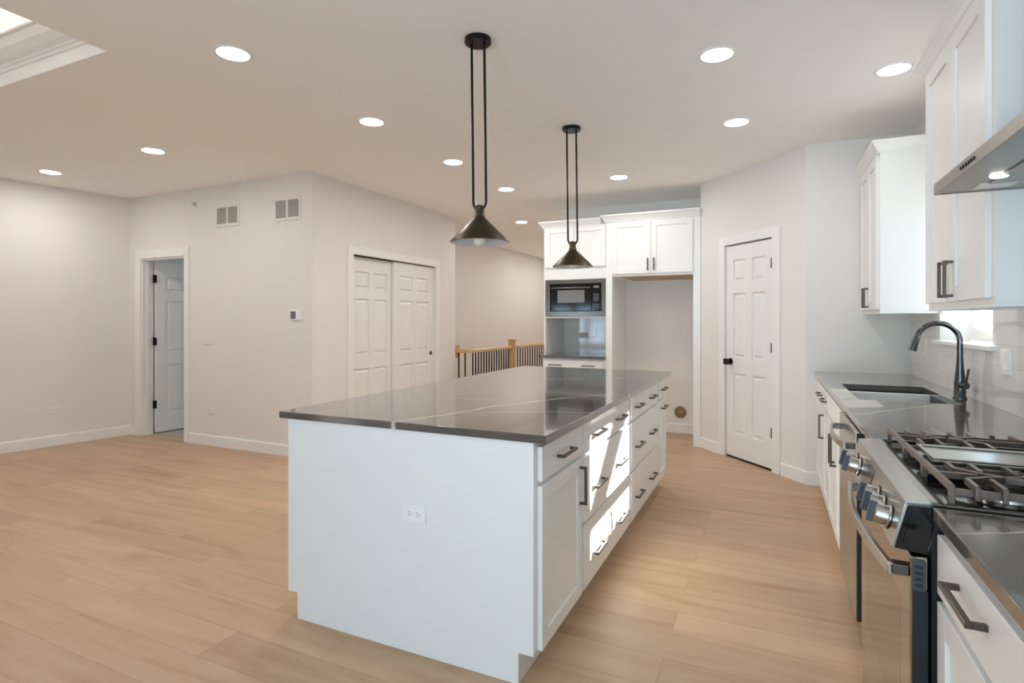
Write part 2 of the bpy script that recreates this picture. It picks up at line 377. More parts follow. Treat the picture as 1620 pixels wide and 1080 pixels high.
def tag(o, label, cat, group=None, kind=None):
    o['label'] = label; o['category'] = cat
    if group: o['group'] = group
    if kind: o['kind'] = kind
    return o
def thing(name, label, cat, loc, group=None, kind=None):
    o = bpy.data.objects.new(name, None); o.empty_display_size = 0.1; C.objects.link(o); o.location = loc
    return tag(o, label, cat, group, kind)
def struct(mb, name, m, label, cat, **k):
    return tag(mb.build(name, m, **k), label, cat, kind='structure')

# ------------------------------------------------------------------ the shell
def wall_box(x0, x1, y0, y1, z0=0.0, z1=CEIL): return MB().box(x0, x1, y0, y1, z0, z1)
struct(MB().box(-8.2, 1.11, BACK_Y - 0.12, 12.12, -0.12, 0.0), 'floor', M['floor'], 'light tan wood plank floor across the whole kitchen', 'floor')
TX1, TY1, TX0, TY0 = -3.155, 1.765, -6.3, -2.3
c = MB()
c.box(-8.2, TX0, BACK_Y - 0.12, 12.12, CEIL, CEIL + 0.12); c.box(TX1, 1.11, BACK_Y - 0.12, 12.12, CEIL, CEIL + 0.12)
c.box(TX0, TX1, TY1, 12.12, CEIL, CEIL + 0.12); c.box(TX0, TX1, BACK_Y - 0.12, TY0, CEIL, CEIL + 0.12)
struct(c, 'ceiling', M['ceil'], 'plain white painted ceiling dotted with recessed lights', 'ceiling')
# tray recess
TT = CEIL + 0.42
t = MB()
t.box(TX0 - 0.1, TX0, TY0 - 0.1, TY1 + 0.1, CEIL + 0.12, TT); t.box(TX1, TX1 + 0.1, TY0 - 0.1, TY1 + 0.1, CEIL + 0.12, TT)
t.box(TX0, TX1, TY1, TY1 + 0.1, CEIL + 0.12, TT); t.box(TX0, TX1, TY0 - 0.1, TY0, CEIL + 0.12, TT)
t.box(TX0 - 0.1, TX1 + 0.1, TY0 - 0.1, TY1 + 0.1, TT, TT + 0.1)
struct(t, 'ceiling_tray', M['ceil'], 'recessed tray in the ceiling glowing with warm cove light', 'ceiling')
crown_tray = [(0, 0.0), (0.012, 0.0), (0.012, 0.018), (0.022, 0.024), (0.022, 0.034), (0.045, 0.050), (0.075, 0.085), (0.090, 0.120), (0.090, 0.132), (0.104, 0.136), (0.104, 0.150), (0, 0.150)]
t = MB().sweep([(TX0, TY0), (TX0, TY1), (TX1, TY1), (TX1, TY0), (TX0, TY0)], crown_tray, CEIL + 0.075)
struct(t, 'trim_1', M['trim'], 'stepped white crown moulding inside the lit ceiling tray', 'moulding')
t = MB()
t.box(TX0 + 0.02, TX1 - 0.02, TY1 - 0.05, TY1 - 0.03, CEIL + 0.226, CEIL + 0.236); t.box(TX0 + 0.02, TX1 - 0.02, TY0 + 0.03, TY0 + 0.05, CEIL + 0.226, CEIL + 0.236)
t.box(TX0 + 0.03, TX0 + 0.05, TY0 + 0.06, TY1 - 0.06, CEIL + 0.226, CEIL + 0.236); t.box(TX1 - 0.05, TX1 - 0.03, TY0 + 0.06, TY1 - 0.06, CEIL + 0.226, CEIL + 0.236)
tag(t.build('cove_light_strip', M['cove']), 'warm glowing light strip hidden above the tray moulding', 'light')

LW = lambda y: -6.73 - (4.02 - y) * 0.175       # left wall runs slightly askew
w = MB().prism([(LW(4.02), 4.02, 0), (LW(-3.12), -3.12, 0), (LW(-3.12) - 0.12, -3.12, 0), (LW(4.02) - 0.12, 4.02, 0)], (0, 0, CEIL))
struct(w, 'wall_left', M['wall'], 'blank white wall with the low outlet at far left', 'wall')
OX0, OX1, OH = -6.53, -5.775, 2.02
w = MB().box(-6.85, OX0, 4.02, 4.14, 0, CEIL).box(OX1, -3.95, 4.02, 4.14, 0, CEIL).box(OX0, OX1, 4.02, 4.14, OH, CEIL)
struct(w, 'wall_bedroom', M['wall'], 'white wall with the open doorway, two vents and thermostat', 'wall')
CY0, CY1, CH = 4.586, 6.175, 2.012
w = MB().box(-4.07, -3.95, 4.14, CY0, 0, CEIL).box(-4.07, -3.95, CY1, 6.67, 0, CEIL).box(-4.07, -3.95, CY0, CY1, CH, CEIL).box(-4.75, -4.07, 6.55, 6.67, 0, CEIL)
struct(w, 'wall_closet', M['wall'], 'white wall holding the sliding closet doors', 'wall')
struct(wall_box(-4.87, -4.75, 4.14, 12.0), 'wall_stair', M['wall'], 'white wall behind the stair railing', 'wall')
w = MB().box(-6.85, -6.3, 7.5, 7.62, 0, CEIL).box(-5.2, -4.87, 7.5, 7.62, 0, CEIL).box(-6.3, -5.2, 7.5, 7.62, 0, 0.9).box(-6.3, -5.2, 7.5, 7.62, 2.1, CEIL).box(-6.97, -6.85, 4.14, 7.62, 0, CEIL)
struct(w, 'wall_room', M['wall'], 'walls of the room behind the open door', 'wall')
struct(wall_box(-4.87, -2.33, 12.0, 12.12), 'wall_hall', M['wall'], 'far end wall of the hallway past the railing', 'wall')
KY = 6.78
w = MB().box(-2.45, 1.11, KY, KY + 0.12, 0, CEIL).box(-2.45, -2.33, KY + 0.12, 12.0, 0, CEIL)
struct(w, 'wall_kitchen', M['wall'], 'white wall behind the refrigerator recess and microwave cabinet', 'wall')
DP1 = Vector((0.256, 5.10)); DP2 = Vector((-0.66, 6.11)); DD = (DP2 - DP1).normalized(); DN = Vector((DD.y, -DD.x))
if DN.dot(Vector((0, 0)) - DP1) < 0: DN = -DN
FD = Frame((DP1.x, DP1.y, 0), (DD.x, DD.y, 0), (DN.x, DN.y, 0)); DL = (DP2 - DP1).length
PD0, PD1, PH = 0.353, 0.975, 2.045
w = MB().fbox(FD, 0.0, PD0, 0, CEIL, -0.11, 0).fbox(FD, PD1, DL, 0, CEIL, -0.11, 0).fbox(FD, PD0, PD1, PH, CEIL, -0.11, 0)
struct(w, 'wall_pantry', M['wall'], 'angled white wall holding the six-panel pantry door', 'wall')
struct(MB().box(-0.66, -0.55, 6.11, KY, 0, CEIL), 'wall_recess', M['wall'], 'short white wall beside the refrigerator recess', 'wall')
struct(MB().box(0.256, 1.11, 5.08, 5.18, 0, CEIL), 'wall_end', M['wall'], 'white wall at the far end of the sink counter', 'wall')
y0, y1, z0, z1 = SINKW
RX = 0.963
w = MB().box(RX, 1.108, BACK_Y, y0, 0, CEIL).box(RX, 1.108, y1, 5.08, 0, CEIL).box(RX, 1.108, y0, y1, 0, z0).box(RX, 1.108, y0, y1, z1, CEIL).box(RX, 1.108, 5.18, KY, 0, CEIL)
struct(w, 'wall_right', M['wall'], 'white wall behind the sink, range and hood', 'wall')
w = MB(); xs = -8.2
for (a, b, q0, q1) in WIN_BACK:
    w.box(xs, a, BACK_Y - 0.12, BACK_Y, 0, CEIL); w.box(a, b, BACK_Y - 0.12, BACK_Y, 0, q0); w.box(a, b, BACK_Y - 0.12, BACK_Y, q1, CEIL); xs = b
w.box(xs, 1.108, BACK_Y - 0.12, BACK_Y, 0, CEIL)
struct(w, 'wall_back', M['wall'], 'window wall at the living end of the room', 'wall')
struct(MB().box(-6.85, -4.87, 4.14, 7.5, 0.0, 0.006), 'floor_room', M['carpet'], 'pale grey floor beyond the open door', 'floor')

# ------------------------------------------------------------------ windows
def window(n, F, w_, h_, label, mull=1, fr=0.045, depth=0.05, rail=None):
    """F at lower left corner of opening; n axis points into the room; frame sits from n=-depth to 0"""
    r = thing('window_%d' % n, label, 'window', F.p(w_ / 2, 0, 0), kind='structure')
    lo = 0.075 if rail else fr
    m = MB().fbox(F, 0, w_, 0, lo, -depth, 0).fbox(F, 0, w_, h_ - fr, h_, -depth, 0).fbox(F, 0, fr, lo, h_ - fr, -depth, 0).fbox(F, w_ - fr, w_, lo, h_ - fr, -depth, 0)
    for k in range(1, mull + 1):
        c_ = w_ * k / (mull + 1); m.fbox(F, c_ - fr * 0.8, c_ + fr * 0.8, fr, h_ - fr, -depth, -0.006)
    if rail: m.fbox(F, fr, w_ - fr, rail - 0.03, rail + 0.03, -depth, -0.006)
    m.build('window_frame', M['trim'], r, bevel=0.003)
    MB().fbox(F, fr * 0.6, w_ - fr * 0.6, fr * 0.6, h_ - fr * 0.6, -depth * 0.6, -depth * 0.6 + 0.004).build('pane', M['glass'], r)
    return r
ws = window(1, Frame((1.107, y1, z0), (0, -1, 0), (-1, 0, 0)), y1 - y0, z1 - z0, 'small bright window in a deep recess above the sink', mull=0, fr=0.04, rail=0.40)
MB().box(0.925, 1.057, y0 - 0.04, y1 + 0.07, z0 - 0.024, z0 - 0.0005).build('window_sill', M['trim'], ws, bevel=0.004)
for i, (a, b, q0, q1) in enumerate(WIN_BACK):
    window(2 + i, Frame((b, BACK_Y - 0.04, q0), (-1, 0, 0), (0, 1, 0)), b - a, q1 - q0, ['wide living room window left of the back door', 'broad window behind the kitchen viewpoint'][i], mull=1, fr=0.1 if i == 0 else 0.06)
window(4, Frame((-6.3, 7.56, 0.9), (1, 0, 0), (0, -1, 0)), 1.1, 1.2, 'window in the room behind the open door')

# ------------------------------------------------------------------ baseboards and casings
BB = [(0, 0), (0.014, 0), (0.014, 0.098), (0.009, 0.108), (0, 0.108)]
def base(name, path, label): struct(MB().sweep(path, BB, 0.0), name, M['trim'], label, 'baseboard')
base('baseboard_left', [(LW(-3), -3.0), (LW(4.02), 4.02), (OX0 - 0.10, 4.02)], 'white baseboard along the blank wall at far left')
base('baseboard_bedroom', [(OX1 + 0.075, 4.02), (-3.95, 4.02), (-3.95, CY0 - 0.08)], 'white baseboard right of the open doorway')
base('baseboard_closet', [(-3.95, CY1 + 0.10), (-3.95, 6.67)], 'short white baseboard right of the closet doors')
base('baseboard_recess', [(-1.585, KY), (-0.735, KY)], 'white baseboard inside the refrigerator recess')
q = FD.p(PD1 + 0.083, 0, 0); e = FD.p(DL, 0, 0)
base('baseboard_pantry', [(e.x, e.y), (q.x, q.y)], 'short white baseboard left of the pantry door')
q = FD.p(PD0 - 0.10, 0, 0)
base('baseboard_end', [(q.x, q.y), (0.256, 5.095), (0.256, 5.08), (0.39, 5.08)], 'white baseboard between pantry door and sink cabinets')

def casing(n, F, u0, u1, h, label, w_=0.075, t_=0.016, wr=None):
    m = MB().fbox(F, u0 - w_, u0, 0, h + w_, 0, t_).fbox(F, u1, u1 + (wr or w_), 0, h + w_, 0, t_).fbox(F, u0, u1, h, h + w_, 0, t_)
    return struct(m, 'trim_%d' % n, M['trim'], label, 'door casing', bevel=0.003)
FB = Frame((0, 4.02, 0), (1, 0, 0), (0, -1, 0))
o = casing(2, FB, OX0, OX1, OH, 'white casing around the open doorway', 0.095, wr=0.07)
m = MB().box(OX0, OX0 + 0.018, 4.0205, 4.145, 0, OH).box(OX1 - 0.018, OX1, 4.0205, 4.145, 0, OH).box(OX0 + 0.018, OX1 - 0.018, 4.0205, 4.145, OH - 0.018, OH)
m.box(OX0 + 0.018, OX0 + 0.03, 4.065, 4.10, 0, OH - 0.018).box(OX1 - 0.03, OX1 - 0.018, 4.065, 4.10, 0, OH - 0.018)
m.build('jamb', M['trim'], o, bevel=0.002)
FC = Frame((-3.95, 0, 0), (0, 1, 0), (1, 0, 0))
casing(3, FC, CY0, CY1, CH, 'white casing around the sliding closet doors', 0.085)
casing(4, FD, PD0, PD1, PH, 'white casing around the pantry door', 0.085)

# ------------------------------------------------------------------ panel doors
def six_panel(F, w_, h_, t_, name, parent=None, both=False):
    """F: lower left of the visible face, n out; the leaf runs from n=-t to n=0"""
    m = MB(); st = 0.095 if w_ < 0.7 else 0.11; mid = 0.085; d = 0.014
    rails = [(0, 0.22), (0.80, 0.95), (1.57, 1.68), (h_ - 0.12, h_)]
    k = h_ / 2.03
    rails = [(a * k, b * k) for a, b in rails]; rails[-1] = (rails[-1][0], h_)
    for a, b in rails: m.fbox(F, 0, w_, a, b, -t_, 0)
    cols = [(st, w_ / 2 - mid / 2), (w_ / 2 + mid / 2, w_ - st)]
    for (r0, r1) in zip(rails, rails[1:]):
        a, b = r0[1], r1[0]
        for u0, u1 in ((0, st), (w_ / 2 - mid / 2, w_ / 2 + mid / 2), (w_ - st, w_)): m.fbox(F, u0, u1, a, b, -t_, 0)
        for u0, u1 in cols:
            m.fbox(F, u0, u1, a, b, -t_ + d, -d)
            m.frustum(F, u0 + 0.018, u1 - 0.018, a + 0.018, b - 0.018, -d, -0.003, 0.020)
    bmesh.ops.remove_doubles(m.bm, verts=m.bm.verts, dist=1e-5)
    return m.build(name, M['door'], parent)
# pantry door
r = thing('door_1', 'closed white six-panel pantry door in the angled wall', 'door', FD.p((PD0 + PD1) / 2, 0, 0), kind='structure')
m = MB().fbox(FD, PD0, PD0 + 0.004, 0, PH, -0.11, 0.0).fbox(FD, PD1 - 0.004, PD1, 0, PH, -0.11, 0.0)
FP = Frame(FD.p(PD0 + 0.008, 0.022, -0.006), FD.u, FD.n)
six_panel(FP, PD1 - PD0 - 0.016, PH - 0.034, 0.035, 'leaf', r)
for z in (0.34, 1.08, 1.82):
    MB().fbox(FD, PD0 - 0.004, PD0 + 0.008, z - 0.045, z + 0.045, 0.0, 0.020).build('hinge', M['pull'], r, bevel=0.004)
kp = FD.p(PD1 - 0.07, 0.925, -0.006)
h = MB().cyl(kp, kp + FD.n * 0.010, 0.032, 28).cyl(kp, kp + FD.n * 0.05, 0.011, 16).fbox(Frame(kp, FD.u, FD.n), -0.028, 0.028, -0.028, 0.028, 0.042, 0.068)
h.build('door_knob', mat('bronze_knob', (52, 42, 36), 0.25, 0.8), r, bevel=0.004)
MB().fbox(FD, PD0 + 0.005, PD1 - 0.005, 0.001, 0.020, -0.10, -0.012).build('threshold', M['dark'], r)
# closet doors
for i, (a, b, nx) in enumerate(((CY0 + 0.004, 5.36, -0.068), (5.325, CY1 - 0.004, -0.030))):
    r = thing('door_%d' % (2 + i), ['left sliding six-panel closet door, its round pull at the left edge', 'right sliding six-panel closet door, its round pull at the right edge'][i], 'closet door', (-3.95 + nx, (a + b) / 2, 0), kind='structure')
    F = Frame((-3.95 + nx, a, 0.012), (0, 1, 0), (1, 0, 0))
    six_panel(F, b - a, CH - 0.022, 0.032, 'leaf', r)
    py = a + 0.062 if i == 0 else b - 0.07
    MB().lathe([(0, 0.004), (0.018, 0.004), (0.024, 0.006), (0.027, 0.002), (0.027, 0)], (-3.95 + nx, py, 0.90), (1, 0, 0), 24).build('finger_pull', M['pull'], r, smooth=True)
m = MB().box(-4.06, -3.975, CY0, CY1, CH - 0.006, CH - 0.001)
tag(m.build('door_track', M['dark']), 'dark track slot above the closet doors', 'door track', kind='structure')
# open bedroom door
hp = Vector((-6.47, 4.152, 0)); dd = Vector((0.10, 0.745, 0)).normalized(); nn = Vector((dd.y, -dd.x, 0))
r = thing('door_4', 'white six-panel door standing open with black hinges', 'door', hp, kind='structure')
six_panel(Frame(hp + Vector((0, 0, 0.02)), dd, nn), 0.74, OH - 0.045, 0.035, 'leaf', r)
for z in (0.345, 1.075, 1.80):
    MB().box(OX0 + 0.0185, OX0 + 0.075, 4.138, 4.150, z - 0.045, z + 0.045).cyl((OX0 + 0.045, 4.132, z - 0.048), (OX0 + 0.045, 4.132, z + 0.048), 0.008, 12).build('hinge', M['black'], r, bevel=0.002)

# ------------------------------------------------------------------ cabinet helpers
def pull(F, u, v, L, vertical, parent, n0=0.0, proj=0.032):
    m = MB(); t_ = 0.011; k = L / 2
    if vertical:
        m.fbox(F, u - t_ / 2, u + t_ / 2, v - k, v + k, n0 + proj - t_, n0 + proj)
        for s_ in (-1, 1): m.fbox(F, u - t_ / 2, u + t_ / 2, min(v + s_ * k, v + s_ * (k - t_)), max(v + s_ * k, v + s_ * (k - t_)), n0, n0 + proj - t_)
    else:
        m.fbox(F, u - k, u + k, v - t_ / 2, v + t_ / 2, n0 + proj - t_, n0 + proj)
        for s_ in (-1, 1): m.fbox(F, min(u + s_ * k, u + s_ * (k - t_)), max(u + s_ * k, u + s_ * (k - t_)), v - t_ / 2, v + t_ / 2, n0, n0 + proj - t_)
    return m.build('handle', M['pull'], parent, bevel=0.0012)
def shaker(F, u0, u1, v0, v1, n0, name, parent, st=0.057, t_=0.019, rc=0.009):
    m = MB().fbox(F, u0, u0 + st, v0, v1, n0, n0 + t_).fbox(F, u1 - st, u1, v0, v1, n0, n0 + t_)
    m.fbox(F, u0 + st, u1 - st, v0, v0 + st, n0, n0 + t_).fbox(F, u0 + st, u1 - st, v1 - st, v1, n0, n0 + t_)
    m.fbox(F, u0 + st - 0.004, u1 - st + 0.004, v0 + st - 0.004, v1 - st + 0.004, n0 + 0.001, n0 + t_ - rc)
    return m.build(name, M['cab'], parent, bevel=0.0012)
def slab(F, u0, u1, v0, v1, n0, name, parent, t_=0.019):
    return MB().fbox(F, u0, u1, v0, v1, n0, n0 + t_).build(name, M['cab'], parent, bevel=0.0018)
ST = 0.884   # underside of the worktops
PL = 0.165
T_ = 0.019

# ------------------------------------------------------------------ kitchen island
IX0, IX1 = -1.96, -0.771
FI = Frame((IX1, 0, 0), (0, 1, 0), (1, 0, 0))
GI = 'island base cabinets'
def island_cab(y0, y1, kind, label):
    r = thing('island_cabinet', label, 'cabinet', ((IX0 + IX1) / 2, (y0 + y1) / 2, 0), GI)
    MB().box(IX0 + 0.02, IX1, y0, y1, 0.114, ST).build('body', M['cab'], r)
    MB().box(IX0 + 0.08, IX1 - 0.06, y0, y1, 0, 0.114).build('toe_kick', M['cab'], r)
    a, b = y0 + 0.017, y1 - 0.017
    if kind == 'door':
        d = slab(FI, a, b, 0.735, 0.862, 0, 'drawer', r); pull(FI, (a + b) / 2, 0.795, PL, False, d, T_)
        d = shaker(FI, a, b, 0.120, 0.718, 0, 'door', r); pull(FI, b - 0.03, 0.605, PL, True, d, T_)
    elif kind == 'pullout':
        d = slab(FI, a, b, 0.735, 0.862, 0, 'drawer', r); pull(FI, (a + b) / 2 + 0.02, 0.795, PL, False, d, T_)
        d = shaker(FI, a, b, 0.120, 0.718, 0, 'door', r); pull(FI, (a + b) / 2 + 0.02, 0.655, PL, False, d, T_)
    else:
        for (v0, v1, pv) in ((0.722, 0.862, 0.790), (0.418, 0.708, 0.548), (0.120, 0.404, 0.240)):
            d = slab(FI, a, b, v0, v1, 0, 'drawer', r)
            for f in (0.235, 0.735): pull(FI, a + (b - a) * f, pv, PL, False, d, T_)
    return r
island_cab(1.87, 2.376, 'door', 'island cabinet nearest the viewer with one drawer above a door')
island_cab(2.376, 3.28, 'drawers', 'sunlit three-drawer island cabinet beside the nearest door cabinet')
island_cab(3.28, 4.19, 'drawers', 'shaded three-drawer island cabinet beyond the sunlit one')
island_cab(4.19, 4.555, 'pullout', 'narrow island cabinet at the far end facing the pantry')
m = MB().prism([(IX0, 1.85, 0.114), (IX0 + 0.055, 1.85, 0.114), (IX0 + 0.055, 1.85, 0), (IX1 - 0.06, 1.85, 0), (IX1 - 0.06, 1.85, 0.114), (IX1, 1.85, 0.114), (IX1, 1.85, ST), (IX0, 1.85, ST)], (0, 0.02, 0))
tag(m.build('island_end_panel', M['cab'], bevel=0.001), 'broad white panel closing the near end of the island', 'panel')
m = MB().box(IX0, IX0 + 0.02, 1.87, 4.555, 0.114, ST).box(IX0 + 0.055, IX0 + 0.08, 1.87, 4.555, 0, 0.114)
tag(m.build('island_back_panel', M['cab']), 'white panel along the living room side of the island', 'panel')
tag(MB().box(-2.003, -0.716, 1.837, 4.578, ST, 0.914).build('island_countertop', M['quartz'], bevel=0.003), 'dark veined quartz countertop on the white island', 'countertop')

def outlet(F, u, v, horiz, label, name='wall_outlet', cat='outlet', pm='plate', grp=None):
    r = thing(name, label, cat, F.p(u, v, 0), grp)
    w_, h_ = (0.115, 0.073) if horiz else (0.073, 0.115)
    MB().frustum(F, u - w_ / 2, u + w_ / 2, v - h_ / 2, v + h_ / 2, 0, 0.006, 0.003).build('plate', M[pm], r, bevel=0.001)
    for s_ in (-1, 1):
        cu, cv = (u + s_ * 0.020, v) if horiz else (u, v + s_ * 0.020)
        rc = MB().lathe([(0, 0.0075), (0.0155, 0.0075), (0.0165, 0.0065), (0.0165, 0.005)], F.p(cu, cv, 0), F.n, 24).build('receptacle', M[pm], r, smooth=True)
        k = MB()
        pts = ((-0.001, 0.006), (-0.001, -0.006)) if horiz else ((0.006, 0.004), (-0.006, 0.004))
        for a, b in pts:
            if horiz: k.fbox(F, cu + a - 0.005, cu + a + 0.004, cv + b - 0.0012, cv + b + 0.0012, 0.0074, 0.0079)
            else: k.fbox(F, cu + a - 0.0012, cu + a + 0.0012, cv + b - 0.005, cv + b + 0.004, 0.0074, 0.0079)
        if horiz: k.cyl(F.p(cu + 0.009, cv, 0.0074), F.p(cu + 0.009, cv, 0.0079), 0.0024, 10)
        else: k.cyl(F.p(cu, cv - 0.009, 0.0074), F.p(cu, cv - 0.009, 0.0079), 0.0024, 10)
        k.build('slot', M['slot'], rc)
    return r
def switch(F, u, v, n, label, w_=None):
    r = thing('light_switch', label, 'light switch', F.p(u, v, 0))
    w_ = w_ or 0.073 + 0.046 * (n - 1)
    MB().frustum(F, u - w_ / 2, u + w_ / 2, v - 0.058, v + 0.058, 0, 0.006, 0.003).build('plate', M['wplate'], r, bevel=0.001)
    for k in range(n):
        cu = u + (k - (n - 1) / 2) * 0.046
        MB().frustum(F, cu - 0.0165, cu + 0.0165, v - 0.033, v + 0.033, 0.005, 0.009, 0.002).build('rocker', M['wplate'], r)
    return r
FIE = Frame((0, 1.85, 0), (1, 0, 0), (0, -1, 0))
outlet(FIE, -1.283, 0.555, True, 'white outlet on the near end panel of the island')

# ------------------------------------------------------------------ sink side run
FR = Frame((0.345, 0, 0), (0, 1, 0), (-1, 0, 0))
XB = RX - 0.001
def base_cab(y0, y1, label, kids, far_side=True, near_side=True):
    r = thing('base_cabinet', label, 'cabinet', ((0.345 + XB) / 2, (y0 + y1) / 2, 0), 'base cabinets along the sink wall')
    m = MB().box(0.345, 0.363, y0, y1, 0.114, ST).box(0.3631, XB, y0, y1, 0.114, 0.132)
    if near_side: m.box(0.3631, XB, y0, y0 + 0.018, 0.132, ST)
    if far_side: m.box(0.3631, XB, y1 - 0.018, y1, 0.132, ST)
    m.build('body', M['cab'], r)
    MB().box(0.40, XB, y0, y1, 0, 0.114).build('toe_kick', M['cab'], r)
    for kind, a, b, v0, v1, pu, pv, vert in kids:
        d = (shaker if kind == 'door' else slab)(FR, a, b, v0, v1, 0, kind, r)
        if pu is not None: pull(FR, pu, pv, PL, vert, d, T_)
    return r
base_cab(0.60, 1.493, 'base cabinet right of the range with a wide drawer over a door', [('drawer', 0.615, 1.478, 0.735, 0.862, 1.247, 0.813, False), ('door', 1.05, 1.478, 0.120, 0.718, 1.09, 0.60, True), ('door', 0.615, 1.04, 0.120, 0.718, 1.0, 0.60, True)])
base_cab(-0.35, 0.60, 'base cabinet at the near end of the sink wall run', [('drawer', -0.335, 0.585, 0.735, 0.862, 0.12, 0.800, False), ('door', -0.335, 0.585, 0.120, 0.718, 0.5, 0.60, True)])
base_cab(2.263, 2.566, 'narrow base cabinet between the range and dishwasher', [('drawer', 2.275, 2.552, 0.735, 0.862, None, 0, 0), ('door', 2.275, 2.552, 0.120, 0.718, None, 0, 0)])
base_cab(3.157, 4.0, 'sink base cabinet beside the dishwasher', [('drawer', 3.17, 3.985, 0.735, 0.862, None, 0, 0), ('door', 3.17, 3.563, 0.120, 0.718, 3.52, 0.60, True), ('door', 3.569, 3.985, 0.120, 0.718, 3.61, 0.60, True)])
base_cab(4.0, 4.37, 'slim drawer and door cabinet beyond the sink cabinet', [('drawer', 4.014, 4.356, 0.735, 0.862, 4.16, 0.800, False), ('door', 4.014, 4.356, 0.120, 0.718, 4.325, 0.60, True)])
base_cab(4.37, 5.079, 'corner base cabinet against the far wall of the sink run', [('drawer', 4.385, 4.95, 0.735, 0.862, 4.50, 0.800, False), ('door', 4.385, 4.95, 0.120, 0.718, None, 0, 0)])
# worktops
tag(MB().box(0.322, XB, -0.36, 1.495, ST, 0.914).build('countertop', M['quartz'], bevel=0.003), 'dark quartz countertop right of the range', 'countertop')
SX0, SX1, SY0, SY1 = 0.412, 0.842, 3.36, 4.14
m = MB().box(0.322, SX0, 2.263, 5.079, ST, 0.914).box(SX1, XB, 2.263, 5.079, ST, 0.914).box(SX0, SX1, 2.263, SY0, ST, 0.914).box(SX0, SX1, SY1, 5.079, ST, 0.914)
bmesh.ops.remove_doubles(m.bm, verts=m.bm.verts, dist=1e-5)
# drop the internal faces shared by the four pieces
mid = [f for f in m.bm.faces if abs(f.normal.y) > 0.9 and (abs(f.calc_center_median().y - SY0) < 1e-4 or abs(f.calc_center_median().y - SY1) < 1e-4) and not (SX0 < f.calc_center_median().x < SX1)]
bmesh.ops.delete(m.bm, geom=mid, context='FACES_ONLY')
tag(m.build('sink_countertop', M['quartz']), 'grey quartz countertop around the sink', 'countertop')
# sink
r = thing('kitchen_sink', 'dark undermount sink sunk into the window counter', 'sink', ((SX0 + SX1) / 2, (SY0 + SY1) / 2, 0.68))
o_ = 0.006; zb = 0.685
m = MB().box(SX0 - o_ - 0.004, SX0 - o_ + 0.004, SY0 - 0.01, SY1 + 0.01, zb, ST - 0.001).box(SX1 + o_ - 0.004, SX1 + o_ + 0.004, SY0 - 0.01, SY1 + 0.01, zb, ST - 0.001)
m.box(SX0 - o_ + 0.004, SX1 + o_ - 0.004, SY0 - 0.010, SY0 - 0.002, zb, ST - 0.001).box(SX0 - o_ + 0.004, SX1 + o_ - 0.004, SY1 + 0.002, SY1 + 0.010, zb, ST - 0.001)
m.box(SX0 - o_, SX1 + o_, SY0 - 0.006, SY1 + 0.006, zb - 0.008, zb + 0.002)
m.build('basin', M['sink'], r)
MB().lathe([(0, 0.003), (0.03, 0.003), (0.042, 0.006), (0.046, 0.002), (0.046, 0)], (0.66, 3.75, zb + 0.002), seg=28).build('drain', M['steel'], r, smooth=True)
# faucet
FX, FY = 0.895, 3.62
r = thing('kitchen_faucet', 'tall black stainless gooseneck faucet behind the sink', 'faucet', (FX, FY, 0.914))
MB().lathe([(0, 0), (0.030, 0), (0.030, 0.006), (0.026, 0.012), (0.025, 0.075), (0.022, 0.11), (0.0165, 0.17), (0.0145, 0.21), (0, 0.21)], (FX, FY, 0.9141), seg=28).build('faucet_body', M['faucet'], r, smooth=True)
R_ = 0.096; zc = 0.914 + 0.392 - R_
pts = [(FX, FY, 0.914 + 0.20), (FX, FY, zc)]
dxy = Vector((-1, -0.10, 0)).normalized()
for k in range(1, 17):
    a = math.pi * 0.93 * k / 16
    pts.append(Vector((FX, FY, zc + R_ * math.sin(a))) + dxy * (R_ - R_ * math.cos(a)))
MB().tube(pts, 0.0135, 16).build('gooseneck', M['faucet'], r, smooth=True)
e0 = Vector(pts[-1]); ed = (Vector(pts[-1]) - Vector(pts[-2])).normalized()
MB().lathe([(0, -0.01), (0.0145, -0.01), (0.0155, 0.01), (0.0205, 0.062), (0.021, 0.072), (0.016, 0.074), (0, 0.074)], e0, ed, 24).build('spray_head', M['faucet'], r, smooth=True)
MB().cyl((FX, FY - 0.02, 0.985), (FX + 0.012, FY - 0.062, 0.987), 0.0165, 20).cyl((FX + 0.010, FY - 0.058, 0.995), (FX + 0.018, FY - 0.072, 1.075), 0.0055, 12).build('lever', M['faucet'], r, smooth=True)
